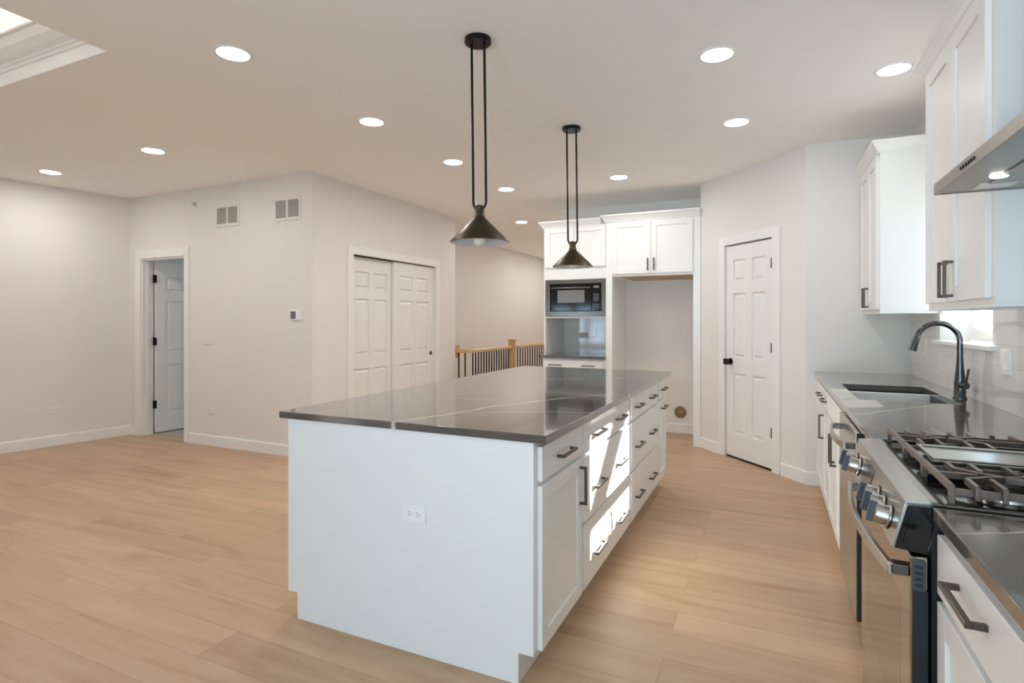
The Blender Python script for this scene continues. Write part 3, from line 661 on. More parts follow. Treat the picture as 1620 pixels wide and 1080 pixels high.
# dishwasher
r = thing('dishwasher', 'stainless dishwasher with bowed bar handle beside the range', 'dishwasher', (0.62, 2.83, 0))
MB().box(0.345, XB - 0.03, 2.570, 3.153, 0.114, 0.88).build('body', M['blackmatte'], r)
MB().box(0.306, 0.345, 2.574, 3.149, 0.135, 0.878).build('door', M['steel'], r, bevel=0.003)
for y_ in (2.570, 3.149): MB().box(0.309, 0.346, y_, y_ + 0.004, 0.135, 0.876).build('door_edge', M['blackmatte'], r)
MB().box(0.41, XB - 0.03, 2.570, 3.153, 0.0, 0.114).build('toe_kick', M['blackmatte'], r)
def bow(y0, y1, z, x_face, depth, hgt, thick, name, parent, m_):
    n = 14; outer = []; inner = []
    for i in range(n + 1):
        s_ = i / n; y = y0 + (y1 - y0) * s_
        d = depth * (0.62 + 0.38 * math.sin(math.pi * s_))
        outer.append((x_face - d, y, z))
    k = MB()
    for (xa, ya, _), (xb, yb, _) in zip(outer, outer[1:]):
        k.poly8([(xa, ya, z - hgt / 2), (xb, yb, z - hgt / 2), (xb + thick, yb, z - hgt / 2), (xa + thick, ya, z - hgt / 2), (xa, ya, z + hgt / 2), (xb, yb, z + hgt / 2), (xb + thick, yb, z + hgt / 2), (xa + thick, ya, z + hgt / 2)])
    bmesh.ops.remove_doubles(k.bm, verts=k.bm.verts, dist=1e-5)
    dup = [f for f in k.bm.faces if f.calc_area() > 0 and abs(f.normal.y) > 0.95 and y0 + 1e-3 < f.calc_center_median().y < y1 - 1e-3]
    bmesh.ops.delete(k.bm, geom=dup, context='FACES_ONLY')
    o = k.build(name, m_, parent, bevel=0.002, smooth=True)
    for ye in (y0, y1 - 0.03):
        MB().box(x_face - depth * 0.62 + thick * 0.5, x_face, ye, ye + 0.03, z - hgt / 2 + 0.003, z + hgt / 2 - 0.003).build('bracket', M['steel_d'], o, bevel=0.002)
    return o
bow(2.61, 3.11, 0.815, 0.306, 0.062, 0.030, 0.012, 'handle', r, M['steel'])

# range
RY0, RY1 = 1.50, 2.26
r = thing('gas_range', 'stainless slide-in gas range between the two dark countertops', 'range', (0.62, 1.88, 0))
MB().box(0.322, 0.93, RY0 + 0.003, RY1 - 0.003, 0.02, 0.895).build('body', M['blackmatte'], r)
ct = MB().box(0.322, 0.94, RY0 + 0.001, RY1 - 0.001, 0.895, 0.912)
ct.box(0.322, 0.345, RY0 + 0.001, RY1 - 0.001, 0.912, 0.920).box(0.92, 0.94, RY0 + 0.001, RY1 - 0.001, 0.912, 0.920).box(0.345, 0.92, RY0 + 0.001, RY0 + 0.016, 0.912, 0.920).box(0.345, 0.92, RY1 - 0.016, RY1 - 0.001, 0.912, 0.920)
ct.build('cooktop', M['steel_d'], r, bevel=0.0015)
MB().box(0.35, 0.915, RY0 + 0.02, RY1 - 0.02, 0.912, 0.9145).build('burner_tray', M['blackgloss'], r)
prof = [(0.337, 0.921), (0.275, 0.916), (0.249, 0.808), (0.316, 0.802), (0.337, 0.86)]
MB().prism([(x, RY0 + 0.014, z) for x, z in prof], (0, RY1 - RY0 - 0.028, 0)).build('control_panel', M['steel'], r, bevel=0.0015)
for ya in (RY0 + 0.001, RY1 - 0.014):
    e = MB().prism([(x, ya, z) for x, z in [(0.335, 0.912), (0.278, 0.911), (0.253, 0.811), (0.313, 0.805), (0.320, 0.84)]], (0, 0.013, 0)).build('end_cap', M['blackgloss'], r, bevel=0.002)
    if ya < 1.6:
        MB().prism([(x, ya - 0.003, z) for x, z in [(0.302, 0.898), (0.283, 0.897), (0.267, 0.824), (0.302, 0.820)]], (0, 0.004, 0)).build('recess_panel', M['blackgloss'], e, bevel=0.001)
pn = Vector((-0.108, 0, 0.026)).normalized()
pm_ = lambda y, f: Vector((0.275 + (0.249 - 0.275) * f, y, 0.916 + (0.808 - 0.916) * f))
MB().poly8([pm_(1.88, 0.18) - pn * 0.001, pm_(2.02, 0.18) - pn * 0.001, pm_(2.02, 0.82) - pn * 0.001, pm_(1.88, 0.82) - pn * 0.001, pm_(1.88, 0.18) + pn * 0.0015, pm_(2.02, 0.18) + pn * 0.0015, pm_(2.02, 0.82) + pn * 0.0015, pm_(1.88, 0.82) + pn * 0.0015]).build('display', M['steel_d'], r)
for y in (1.60, 1.685, 1.77, 2.10, 2.18):
    p = pm_(y, 0.60)
    k = MB().lathe([(0, 0), (0.027, 0), (0.027, 0.004), (0.024, 0.006), (0.0235, 0.030), (0.021, 0.034), (0, 0.034)], p, pn, 28).build('knob', M['steel'], r, smooth=True)
    tz = pn.cross(Vector((0, 1, 0))); 
    if tz.z < 0: tz = -tz
    gf = Frame(p, (0, 1, 0), pn); gf.v = tz
    MB().fbox(gf, -0.0075, 0.0075, -0.025, 0.025, 0.030, 0.046).build('grip', M['graphite'], k, bevel=0.003)
    MB().lathe([(0.030, 0.0), (0.030, 0.002), (0.027, 0.002), (0.027, 0.0)], p, pn, 28, close=True).build('bezel', M['blackgloss'], k, smooth=True)
od = MB().box(0.284, 0.318, RY0 + 0.012, RY1 - 0.012, 0.225, 0.795).build('oven_door', M['ovenglass'], r, bevel=0.003)
MB().box(0.2837, 0.2845, 1.615, 2.15, 0.33, 0.665).build('oven_window', M['ovenwin'], od)
MB().box(0.288, 0.316, RY0 + 0.006, RY0 + 0.012, 0.225, 0.722).build('door_edge', M['blackmatte'], od)
v = MB().box(0.286, 0.312, RY0 + 0.003, RY0 + 0.013, 0.722, 0.787).build('side_vent', M['graphite'], od, bevel=0.001)
k = MB()
for i in range(4): k.box(0.291, 0.306, RY0 + 0.0022, RY0 + 0.0035, 0.731 + i * 0.0135, 0.738 + i * 0.0135)
k.build('vent_slot', M['blackmatte'], v)
bow(RY0 + 0.018, RY1 - 0.03, 0.757, 0.284, 0.068, 0.030, 0.012, 'door_handle', od, M['steel'])
MB().box(0.286, 0.318, RY0 + 0.012, RY1 - 0.012, 0.075, 0.215).build('storage_drawer', M['ovenglass'], r, bevel=0.003)
MB().box(0.34, 0.9, RY0 + 0.02, RY1 - 0.02, 0.0, 0.02).build('base_plinth', M['blackmatte'], r)
# burners
for (bx, by, br_) in ((0.49, 1.645, 0.048), (0.76, 1.645, 0.038), (0.49, 2.115, 0.042), (0.76, 2.115, 0.045), (0.63, 1.88, 0.040)):
    b = MB().lathe([(0, 0), (br_ + 0.012, 0), (br_ + 0.010, 0.010), (br_, 0.012), (br_ - 0.004, 0.014), (0, 0.014)], (bx, by, 0.9145), seg=28).build('burner', M['steel'], r, smooth=True)
    MB().lathe([(0, 0.014), (br_ - 0.005, 0.014), (br_ - 0.004, 0.020), (br_ - 0.010, 0.023), (0, 0.023)], (bx, by, 0.9145), seg=28).build('burner_cap', M['blackmatte'], b, smooth=True)
# cast iron grates
GZ, GH, GW = 0.962, 0.016, 0.010
def grate(ya, yb, cross, name='grate'):
    m = MB(); xa, xb = 0.362, 0.905
    for x in (xa, xb): m.bar([(x, ya, GZ), (x, yb, GZ)], GW, GH)
    if not cross:
        for y in (ya, yb): m.bar([(xa, y, GZ - 0.018), (xb, y, GZ - 0.018)], GW, GH)
    for (x, y) in ((xa, ya), (xa, yb), (xb, ya), (xb, yb), ((xa + xb) / 2, ya), ((xa + xb) / 2, yb)):
        m.box(x - 0.006, x + 0.006, y - 0.006, y + 0.006, 0.9145, GZ - 0.002)
    if cross:
        ym = (ya + yb) / 2
        for y in (ya + 0.012, yb - 0.006): m.bar([(xa, y, GZ - 0.012), (xb, y, GZ - 0.012)], GW, GH)
        for cx in (0.49, 0.76):
            # fingers along the depth of the range and a bowed cross around each burner
            for dx in (-0.082, -0.034, 0.034, 0.082):
                q_ = 0.05 if abs(dx) > 0.05 else 0.035
                m.bar([(cx + dx, ya, GZ), (cx + dx, ym - q_, GZ)], GW, GH)
                m.bar([(cx + dx, yb, GZ), (cx + dx, ym + q_, GZ)], GW, GH)
                for yy in (ya, yb): m.box(cx + dx - 0.005, cx + dx + 0.005, yy - 0.005, yy + 0.005, 0.93, GZ - 0.003)
            m.bar([(cx - 0.085, ym - 0.05, GZ), (cx - 0.03, ym - 0.012, GZ), (cx + 0.03, ym + 0.012, GZ), (cx + 0.085, ym + 0.05, GZ)], GW, GH)
            m.bar([(cx - 0.085, ym + 0.05, GZ), (cx - 0.03, ym + 0.012, GZ), (cx + 0.03, ym - 0.012, GZ), (cx + 0.085, ym - 0.05, GZ)], GW, GH)
            m.bar([(cx - 0.128, ym, GZ), (cx - 0.05, ym, GZ)], GW, GH); m.bar([(cx + 0.05, ym, GZ), (min(cx + 0.145, xb), ym, GZ)], GW, GH)
    return m.build(name, M['iron'], r, bevel=0.0015)
grate(1.525, 1.765, True); grate(1.995, 2.235, True)
g = grate(1.775, 1.985, False)
m = MB().box(0.385, 0.885, 1.787, 1.973, GZ - 0.014, GZ - 0.004).box(0.385, 0.885, 1.787, 1.795, GZ - 0.004, GZ + 0.002).box(0.385, 0.885, 1.965, 1.973, GZ - 0.004, GZ + 0.002).box(0.385, 0.393, 1.795, 1.965, GZ - 0.004, GZ + 0.002).box(0.877, 0.885, 1.795, 1.965, GZ - 0.004, GZ + 0.002)
m.box(0.362, 0.385, 1.86, 1.90, GZ - 0.014, GZ - 0.006).box(0.885, 0.905, 1.86, 1.90, GZ - 0.014, GZ - 0.006)
m.build('griddle', M['steel'], r, bevel=0.002)

# hood
r = thing('range_hood', 'stainless range hood with push buttons above the gas range', 'range hood', (0.72, 1.88, 1.731))
HX, HZ = 0.486, 1.731
m = MB()
m.box(HX, HX + 0.014, RY0, RY1 - 0.014, HZ, HZ + 0.036).box(HX + 0.014, XB, RY0, RY0 + 0.014, HZ, HZ + 0.036).box(HX + 0.014, XB, RY1 - 0.028, RY1 - 0.014, HZ, HZ + 0.036)
m.poly8([(HX, RY0, HZ + 0.036), (HX, RY1 - 0.014, HZ + 0.036), (XB, RY1 - 0.014, HZ + 0.036), (XB, RY0, HZ + 0.036), (0.72, 1.75, HZ + 0.13), (0.72, 2.01, HZ + 0.13), (XB, 2.01, HZ + 0.13), (XB, 1.75, HZ + 0.13)])
m.build('canopy', M['steel_h'], r, bevel=0.001)
MB().box(HX + 0.0145, XB - 0.012, RY0 + 0.0145, RY1 - 0.0285, HZ + 0.002, HZ + 0.016).build('underside', M['steel_h'], r)
MB().box(HX + 0.105, XB - 0.03, RY0 + 0.03, RY1 - 0.15, HZ - 0.002, HZ + 0.002).build('filter', M['steel_h'], r, bevel=0.001)
MB().lathe([(0, -0.001), (0.019, -0.001), (0.022, 0.002), (0.022, 0.006)], (0.588, 2.015, HZ - 0.003), (0, 0, 1), 24).build('lamp_lens', M['hoodlens'], r, smooth=True)
MB().box(HX + 0.085, 0.66, RY1 - 0.145, RY1 - 0.075, HZ - 0.0015, HZ + 0.002).build('light_panel', M['lens'], r)
for i in range(6): MB().cyl((HX - 0.003, 1.955 - i * 0.022, HZ + 0.018), (HX + 0.001, 1.955 - i * 0.022, HZ + 0.018), 0.0055, 14).build('button', M['black'], r)
MB().box(0.70, XB, 1.74, 2.02, HZ + 0.131, CEIL - 0.001).build('chimney', M['steel_h'], r, bevel=0.001)

# ------------------------------------------------------------------ upper cabinets
UB, UT = 1.365, 2.425
crown_cab = [(0, 0), (0.012, 0), (0.012, 0.012), (0.020, 0.018), (0.028, 0.034), (0.044, 0.055), (0.052, 0.062), (0.052, 0.078), (0, 0.078)]
def upper(y0, y1, doors, label, path):
    r = thing('upper_cabinet', label, 'cabinet', (0.8, (y0 + y1) / 2, UB), 'upper cabinets on the sink wall')
    F = Frame((0.648, 0, 0), (0, 1, 0), (-1, 0, 0))
    MB().box(0.648, XB, y0, y1, UB + 0.012, UT).box(0.648, 0.668, y0, y1, UB, UB + 0.012).box(0.668, XB, y0, y0 + 0.016, UB, UB + 0.012).box(0.668, XB, y1 - 0.016, y1, UB, UB + 0.012).build('body', M['cab'], r, bevel=0.001)
    for a, b, pu in doors:
        d = shaker(F, a, b, UB + 0.03, UT - 0.022, 0, 'door', r, st=0.058); pull(F, pu, UB + 0.115, 0.14, True, d, T_)
    MB().sweep(path, crown_cab, UT - 0.016).build('crown', M['cab'], r)
    return r
N0, N1 = 2.250, 3.075
upper(N0, N1, [(N0 + 0.035, 2.667, 2.632), (2.671, N1 - 0.03, 2.706)], 'two-door upper cabinet between hood and sink window', [(XB, N1), (0.648, N1), (0.648, N0), (XB, N0)])
MB_F = Frame((0, N0, 0), (1, 0, 0), (0, -1, 0))
U0, U1 = 4.315, 5.079
upper(U0, U1, [(U0 + 0.025, U0 + 0.372, U0 + 0.335), (U0 + 0.376, U1 - 0.03, U0 + 0.42)], 'upper cabinet in the far corner beyond the sink window', [(0.648, U1), (0.648, U0), (XB, U0)])

# backsplash tile on the sink wall
m = MB().box(0.953, 0.9625, -0.36, y0, 0.9145, 1.42).box(0.953, 0.9625, y1, 5.079, 0.9145, 1.364).box(0.953, 0.9625, y0, y1, 0.9145, z0 - 0.025)
m.box(0.953, 0.9625, 1.2, 2.249, 1.42, 1.80)
struct(m, 'wall_backsplash', M['tile'], 'glossy white tiles between sink counter and upper cabinets', 'backsplash')
FS = Frame((0.953, 0, 0), (0, 1, 0), (-1, 0, 0))
r = thing('light_switch', 'switch and outlet plate on the tiles right of the faucet', 'light switch', FS.p(3.175, 1.133, 0))
MB().frustum(FS, 3.12, 3.235, 1.075, 1.192, 0, 0.007, 0.004).build('plate', M['plate'], r, bevel=0.001)
for cu in (3.155, 3.20):
    MB().frustum(FS, cu - 0.0165, cu + 0.0165, 1.10, 1.167, 0.005, 0.010, 0.002).build('rocker', M['plate'], r)
switch(FS, 4.60, 1.135, 1, 'light switch on the tiles under the far corner cabinet')

# ------------------------------------------------------------------ refrigerator surround and microwave cabinet
FY_ = 6.10
FF = Frame((0, FY_, 0), (1, 0, 0), (0, -1, 0))
r = thing('refrigerator_surround', 'tall white cabinet framing the empty refrigerator recess', 'cabinet', (-1.165, 6.4, 0))
MB().box(-1.668, -1.597, FY_, KY - 0.001, 0, 2.425).build('side_panel', M['cab'], r, bevel=0.001)
MB().box(-0.735, -0.661, FY_, KY - 0.001, 0, 2.425).build('side_panel', M['cab'], r, bevel=0.001)
b = MB().box(-1.597, -0.735, FY_, KY - 0.001, 1.803, 2.425).build('body', M['cab'], r)
MB().box(-1.50, -0.74, FY_ + 0.03, KY - 0.02, 1.795, 1.8025).build('raw_underside', M['wood'], b)
for a, c_, pu in ((-1.592, -1.169, -1.20), (-1.165, -0.740, -1.134)):
    d = shaker(FF, a, c_, 1.83, 2.392, 0, 'door', r, st=0.055); pull(FF, pu, 1.925, 0.13, True, d, T_)
MB().sweep([(-1.668, FY_ + 0.25), (-1.668, FY_), (-0.661, FY_)][::-1], [(-a, u) for a, u in crown_cab], 2.408).build('crown', M['cab'], r)
# microwave cabinet
MY = FY_ + 0.025
MX0, MX1 = -2.418, -1.669
r = thing('microwave_cabinet', 'tall white cabinet holding the microwave above a tiled niche', 'cabinet', (-2.04, 6.45, 0))
FM = Frame((0, MY, 0), (1, 0, 0), (0, -1, 0))
MB().box(MX0, MX0 + 0.02, MY, KY - 0.001, 0.9145, 2.405).build('side_panel', M['cab'], r, bevel=0.001)
m = MB().box(MX0 + 0.02, MX1, MY, KY - 0.001, 1.79, 2.405)
m.build('body', M['cab'], r); MB().box(MX0 + 0.02, MX1, MY, KY - 0.001, 1.345, 1.362).build('shelf', M['cab'], r)
mw_ = (MX0 + 0.022, -2.045, MX1 - 0.006)
for a, b in ((mw_[0], mw_[1] - 0.002), (mw_[1] + 0.002, mw_[2])): shaker(FM, a, b, 1.93, 2.385, 0, 'door', r, st=0.055)
MB().sweep([(MX0, MY + 0.3), (MX0, MY), (MX1 - 0.055, MY)][::-1], [(-a, u) for a, u in crown_cab], 2.390).build('crown', M['cab'], r)
# microwave
r = thing('microwave', 'built-in black microwave with wide steel trim frame', 'microwave', (-2.04, MY, 1.362))
a, b, v0, v1 = MX0 + 0.021, MX1 - 0.002, 1.3625, 1.7895
m = MB().fbox(FM, a, b, v0, v0 + 0.06, -0.004, 0.012).fbox(FM, a, b, v1 - 0.05, v1, -0.004, 0.012).fbox(FM, a, a + 0.058, v0 + 0.06, v1 - 0.05, -0.004, 0.012).fbox(FM, b - 0.052, b, v0 + 0.06, v1 - 0.05, -0.004, 0.012)
m.build('trim_frame', M['steel_d'], r, bevel=0.002)
MB().fbox(FM, a + 0.01, b - 0.01, v0 + 0.02, v1 - 0.02, -0.42, -0.012).build('body', M['blackmatte'], r)
du0, du1, dv0, dv1 = a + 0.062, b - 0.056, v0 + 0.064, v1 - 0.054
d = MB().fbox(FM, du0, du1 - 0.115, dv0, dv1, -0.012, 0.004).build('door', M['blackgloss'], r, bevel=0.003)
MB().fbox(FM, du0 + 0.085, du1 - 0.195, dv0 + 0.095, dv1 - 0.07, 0.0035, 0.0048).build('door_window', M['mwwin'], d, bevel=0.001)
MB().fbox(FM, du0 + 0.01, du1 - 0.125, dv1 - 0.05, dv1 - 0.036, 0.0035, 0.010).build('handle_lip', M['steel_d'], d, bevel=0.002)
p = MB().fbox(FM, du1 - 0.112, du1, dv0, dv1, -0.012, 0.004).build('control_panel', M['blackgloss'], r, bevel=0.003)
MB().fbox(FM, du1 - 0.095, du1 - 0.02, dv0 + 0.02, dv0 + 0.08, 0.0035, 0.006).build('open_button', M['graphite'], p, bevel=0.002)
k = MB()
for i in range(4):
    for j in range(3): k.fbox(FM, du1 - 0.088 + j * 0.022, du1 - 0.073 + j * 0.022, dv0 + 0.115 + i * 0.022, dv0 + 0.129 + i * 0.022, 0.0038, 0.0046)
k.build('keypad', M['steel_d'], p)
MB().fbox(FM, du1 - 0.09, du1 - 0.025, dv1 - 0.05, dv1 - 0.022, 0.0038, 0.0046).build('display', M['screen'], p)
# base cabinet, counter, tile and outlet of the niche
r = thing('base_cabinet', 'white base cabinet under the microwave niche behind the island', 'cabinet', (-2.04, 6.45, 0))
MB().box(MX0, MX1, MY - 0.03, KY - 0.001, 0.114, ST).build('body', M['cab'], r); MB().box(MX0, MX1, MY + 0.04, KY - 0.001, 0, 0.114).build('toe_kick', M['cab'], r)
FM2 = Frame((0, MY - 0.03, 0), (1, 0, 0), (0, -1, 0))
d = slab(FM2, MX0 + 0.015, MX1 - 0.035, 0.735, 0.862, 0, 'drawer', r)
for pu in (-2.262, -1.862): pull(FM2, pu, 0.805, 0.15, False, d, T_)
for a, b, pu in ((MX0 + 0.015, -2.06, -2.1), (-2.055, MX1 - 0.035, -2.01)):
    d = shaker(FM2, a, b, 0.12, 0.718, 0, 'door', r); pull(FM2, pu, 0.6, 0.15, True, d, T_)
tag(MB().box(MX0 - 0.025, MX1, MY - 0.07, KY - 0.001, ST, 0.914).build('niche_countertop', M['quartz'], bevel=0.002), 'short dark countertop in the niche below the microwave', 'countertop')
struct(MB().box(MX0 + 0.02, MX1, KY - 0.010, KY - 0.0005, 0.9145, 1.3445), 'wall_niche_tile', M['tile2'], 'shiny tiles in the niche under the microwave', 'backsplash')
FT = Frame((0, KY - 0.010, 0), (1, 0, 0), (0, -1, 0))
outlet(FT, -2.135, 1.13, True, 'grey outlet on the tiles under the microwave', pm='greyplate')
FK = Frame((0, KY, 0), (1, 0, 0), (0, -1, 0))
outlet(FK, -1.152, 1.13, True, 'white outlet at mid height inside the refrigerator recess', pm='wplate')
r = thing('water_valve_box', 'round metal water valve low inside the refrigerator recess', 'valve', FK.p(-0.958, 0.245, 0))
MB().lathe([(0.066, 0), (0.070, 0.008), (0.060, 0.010), (0.058, 0.002), (0, 0.002)], FK.p(-0.958, 0.245, 0), FK.n, 32).build('rim', M['brass'], r, smooth=True)
MB().cyl(FK.p(-0.958, 0.225, 0.002), FK.p(-0.958, 0.262, 0.014), 0.012, 14).cyl(FK.p(-0.985, 0.245, 0.008), FK.p(-0.93, 0.235, 0.012), 0.008, 12).build('valve', M['steel'], r, smooth=True)

# ------------------------------------------------------------------ wall fittings
switch(FB, -5.39, 1.12, 3, 'wide light switch plate right of the open doorway')
outlet(FB, -5.36, 0.37, True, 'low outlet below the switch plate by the open doorway', pm='wplate')
lwd = Vector((LW(4.02) - LW(-3.0), 7.02, 0)).normalized(); FL = Frame((LW(3.35), 3.35, 0), lwd, (lwd.y, -lwd.x, 0))
outlet(FL, -0.02, 0.375, True, 'low outlet on the blank far left wall', pm='wplate')
switch(FD, 1.205, 1.13, 1, 'light switch on the angled wall beside the pantry door')
for (cx, cz, lab) in ((-5.112, 2.405, 'left wall vent of the pair, above the switch plate'), (-4.269, 2.404, 'right wall vent of the pair, above the thermostat')):
    r = thing('wall_vent', lab, 'vent', (cx, 4.02, cz), 'white wall vents')
    hw, hh = 0.152, 0.085; fr = 0.028
    m = MB().fbox(FB, cx - hw - fr, cx + hw + fr, cz + hh, cz + hh + fr, 0, 0.007).fbox(FB, cx - hw - fr, cx + hw + fr, cz - hh - fr, cz - hh, 0, 0.007)
    m.fbox(FB, cx - hw - fr, cx - hw, cz - hh, cz + hh, 0, 0.007).fbox(FB, cx + hw, cx + hw + fr, cz - hh, cz + hh, 0, 0.007).fbox(FB, cx - 0.011, cx + 0.011, cz - hh, cz + hh, 0, 0.007)
    m.build('frame', M['vent'], r, bevel=0.001)
    MB().fbox(FB, cx - hw, cx + hw, cz - hh, cz + hh, 0.0002, 0.0012).build('backing', M['slot'], r)
    k = MB()
    for i in range(12):
        z = cz - hh + (i + 0.5) * 2 * hh / 12
        for s_ in ((cx - hw, cx - 0.011), (cx + 0.011, cx + hw)):
            k.poly8([FB.p(s_[0], z - 0.006, 0.0062), FB.p(s_[1], z - 0.006, 0.0062), FB.p(s_[1], z + 0.001, 0.002), FB.p(s_[0], z + 0.001, 0.002), FB.p(s_[0], z - 0.005, 0.0070), FB.p(s_[1], z - 0.005, 0.0070), FB.p(s_[1], z + 0.002, 0.0028), FB.p(s_[0], z + 0.002, 0.0028)])
    k.build('louvre', M['vent'], r)
r = thing('thermostat', 'small white thermostat with grey screen near the wall corner', 'thermostat', (-4.145, 4.02, 1.37))
MB().frustum(FB, -4.218, -4.075, 1.322, 1.418, 0, 0.022, 0.004).build('housing', M['plate'], r, bevel=0.002)
MB().fbox(FB, -4.205, -4.140, 1.334, 1.406, 0.0215, 0.0232).build('screen', M['screen'], r)
r = thing('wall_sensor', 'tiny white sensor high on the wall above the open door', 'sensor', (-5.609, 4.02, 2.566))
MB().lathe([(0, 0.045), (0.008, 0.042), (0.012, 0.02), (0.022, 0.008), (0.026, 0)], (-5.609, 4.02, 2.566), (0, -1, 0), 20).build('housing', M['greyplate'], r, smooth=True)

# ------------------------------------------------------------------ stair railing
r = thing('stair_railing', 'oak handrail with dark metal balusters guarding the stairs', 'railing', (-3.73, 7.9, 0))
RZ = 0.925; AX = -3.725; AY = 6.735
hr = MB()
path = [(-3.955, AY), (AX - 0.06, AY), (AX - 0.017, AY + 0.018), (AX, AY + 0.06), (AX, 11.0)]
m = MB().sweep(path, [(-0.030, 0), (0.030, 0), (0.033, 0.012), (0.026, 0.040), (0.012, 0.052), (-0.012, 0.052), (-0.026, 0.040), (-0.033, 0.012)], RZ - 0.055)
m.build('handrail', M['oak'], r, bevel=0.003)
MB().box(-3.985, -3.9505, 6.675, 6.79, RZ - 0.13, RZ + 0.05).build('wall_rosette', M['oak'], r, bevel=0.003)
NY = 8.05
MB().box(AX - 0.045, AX + 0.045, NY - 0.045, NY + 0.045, 0, RZ + 0.075).box(AX - 0.055, AX + 0.055, NY - 0.055, NY + 0.055, RZ + 0.075, RZ + 0.092).build('newel_post', M['oak'], r, bevel=0.003)
MB().sweep([(-3.955, AY), (AX, AY), (AX, 11.0)], [(-0.04, 0), (0.04, 0), (0.04, 0.03), (-0.04, 0.03)], 0.0).build('bottom_rail', M['trim'], r)
bal = [(-3.93, AY), (-3.83, AY), (AX, AY + 0.03)]
y = AY + 0.03 + 0.082
while y < NY - 0.06: bal.append((AX, y)); y += 0.082
y = NY + 0.11
while y < 10.9: bal.append((AX, y)); y += 0.105
bm_ = None
for (bx, by) in bal:
    if bm_ is None:
        o = MB().box(bx - 0.0075, bx + 0.0075, by - 0.0075, by + 0.0075, 0.03, RZ - 0.054).build('baluster', M['black'], r); bm_ = (o, bx, by)
    else:
        o = bm_[0].copy(); C.objects.link(o); o.location = (bx - bm_[1], by - bm_[2], 0)

# ------------------------------------------------------------------ pendants
def pendant(x, y, label):
    r = thing('pendant_light', label, 'pendant light', (x, y, CEIL), 'cone pendants above the island')
    MB().lathe([(0, -0.024), (0.062, -0.024), (0.067, -0.020), (0.067, 0)], (x, y, CEIL - 0.0005), seg=36).build('canopy', M['blackrod'], r, smooth=True)
    sx = x + 0.010      # the lamp hangs a touch off plumb
    zc_ = 1.862
    for s_ in (-1, 1):
        pts = [(x + s_ * 0.036, y, CEIL - 0.02), (sx + s_ * 0.036, y, zc_ + 0.055)]
        for k in range(1, 7):
            a = math.pi / 2 * k / 6
            pts.append((sx + s_ * (0.016 + 0.020 * math.cos(a)), y, zc_ + 0.035 - 0.020 * math.sin(a) + 0.02 * (1 - k / 6)))
        MB().tube(pts, 0.0065, 10).build('rod', M['blackrod'], r, smooth=True)
    MB().lathe([(0, 0.058), (0.012, 0.058), (0.022, 0.052), (0.024, 0.050), (0.024, 0.010), (0.028, 0.004), (0.028, -0.016), (0, -0.016)], (sx, y, zc_ - 0.022), seg=28).build('socket_cap', M['bronze'], r, smooth=True)
    sh = MB().lathe([(0.027, 1.836), (0.058, 1.804), (0.147, 1.716), (0.148, 1.712), (0.146, 1.711), (0.057, 1.800), (0.026, 1.832)], (sx, y, 0), seg=56)
    o = sh.build('shade', M['bronze'], r, smooth=True)
    MB().lathe([(0.025, 1.8305), (0.056, 1.7985), (0.1455, 1.7102), (0.1445, 1.7104), (0.055, 1.7965), (0.024, 1.8285)], (sx, y, 0), seg=56, close=True).build('shade_lining', M['shade_in'], o, smooth=True)
    MB().lathe([(0, 1.694), (0.016, 1.697), (0.027, 1.707), (0.031, 1.722), (0.028, 1.740), (0.016, 1.764), (0.013, 1.80), (0, 1.80)], (sx, y, 0), seg=28).build('bulb', M['bulb'], r, smooth=True)
pendant(-1.331, 2.470, 'dark bronze cone pendant over the near half of the island')
pendant(-1.323, 3.895, 'dark bronze cone pendant over the far half of the island')

# ------------------------------------------------------------------ recessed lights
LAMPS = [(-2.573, 2.058, 'recessed ceiling light nearest the glowing tray, beside the sun streaks'),
         (-2.567, 3.178, 'recessed ceiling light left of the near pendant rods'),
         (-4.655, 2.960, 'recessed ceiling light in front of the two wall vents'),
         (-6.215, 2.980, 'recessed ceiling light closest to the blank left wall'),
         (-2.565, 4.296, 'recessed ceiling light just left of the near pendant shade'),
         (-2.579, 5.428, 'recessed ceiling light between the two pendants near the stairs'),
         (-3.247, 7.34, 'farthest recessed ceiling light, above the stair railing'),
         (-0.258, 3.143, 'recessed ceiling light right of the pendants, nearer of the aisle pair'),
         (-0.220, 4.277, 'recessed ceiling light before the pantry wall, farther of the aisle pair'),
         (0.628, 3.745, 'recessed ceiling light against the crown of the sink wall cabinet'),
         (-1.356, 5.437, 'recessed ceiling light in front of the refrigerator surround')]
LAMPS += [(-3.3, 9.0, 'added unseen hallway light behind the microwave cabinet'), (-3.8, 10.3, 'added unseen middle hallway light past the railing'), (-3.8, 11.4, 'added unseen last hallway light by the end wall')]  # lamps added out of view to brighten the wall behind the railing
first = None
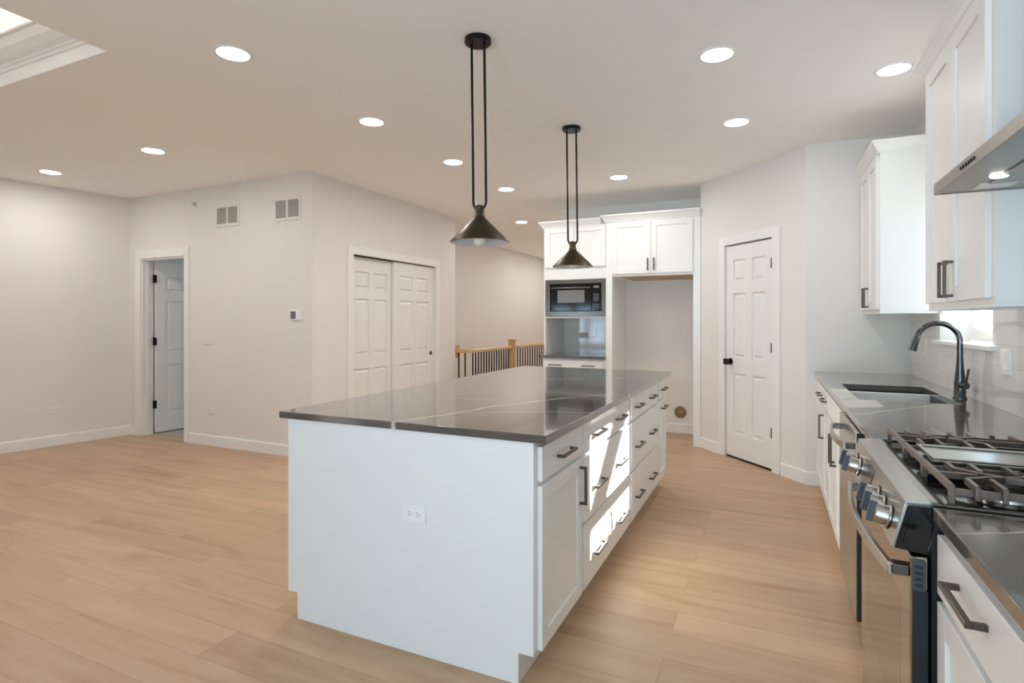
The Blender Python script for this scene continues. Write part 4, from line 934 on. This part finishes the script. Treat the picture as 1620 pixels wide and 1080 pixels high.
for (lx, ly, lab) in LAMPS:
    if first is None:
        r = thing('recessed_light', lab, 'ceiling light', (lx, ly, CEIL), 'recessed ceiling lights')
        MB().lathe([(0.097, -0.0002), (0.097, -0.003), (0.090, -0.006), (0.080, -0.006), (0.078, -0.002), (0.078, -0.0002)], (lx, ly, CEIL), seg=40).build('trim_ring', M['plate'], r, smooth=True)
        MB().lathe([(0, -0.0030), (0.0785, -0.0030)], (lx, ly, CEIL), seg=40).build('lens', M['lamp'], r)
        first = r
    else:
        r = first.copy(); C.objects.link(r); r.location = (lx, ly, CEIL); r['label'] = lab
        for ch in list(first.children):
            c_ = ch.copy(); C.objects.link(c_); c_.parent = r
            if ch.name.startswith('lens') and lx > -0.5:      # right-hand lights set weaker so nearby cabinet and wall don't burn out
                c_.material_slots[0].link = 'OBJECT'; c_.material_slots[0].material = M['lamp_dim'] if lx > 0.3 else M['lamp_mid']
r = thing('sprinkler_cover', 'flat white sprinkler cover disc on the ceiling between the pendants', 'sprinkler cover', (-1.762, 4.045, CEIL))
MB().lathe([(0, -0.004), (0.040, -0.004), (0.043, -0.002), (0.043, -0.0002)], (-1.762, 4.045, CEIL), seg=36).build('cover_disc', M['ceil'], r, smooth=True)

# ------------------------------------------------------------------ the tree outside the sink window whose branch breaks the sunlight
r = thing('garden_tree', 'bare garden tree standing outside the sink window', 'tree', (4.6, 6.45, -0.1))
MB().tube([(4.6, 6.45, -0.1), (4.62, 6.43, 1.5), (4.58, 6.46, 3.2), (4.6, 6.45, 4.7), (4.63, 6.5, 6.2), (4.6, 6.48, 7.4)], 0.1, 12, [0.15, 0.13, 0.115, 0.10, 0.07, 0.02]).build('trunk', M['bark'], r, smooth=True)
for pts, rad in (([(4.6, 6.45, 4.68), (4.4, 6.0, 4.36), (4.25, 5.61, 4.03), (4.25, 5.25, 3.74), (4.27, 4.95, 3.58)], [0.09, 0.11, 0.12, 0.11, 0.05]),
                 ([(4.6, 6.45, 5.2), (4.9, 7.0, 5.7), (5.1, 7.5, 6.3)], [0.05, 0.035, 0.012]),
                 ([(4.6, 6.45, 5.6), (4.5, 6.2, 6.3), (4.4, 6.0, 7.0)], [0.045, 0.03, 0.01]),
                 ([(4.6, 6.45, 4.0), (5.0, 6.9, 4.5), (5.5, 7.2, 5.2)], [0.06, 0.04, 0.012])):
    MB().tube(pts, 0.05, 10, rad).build('branch', M['bark'], r, smooth=True)
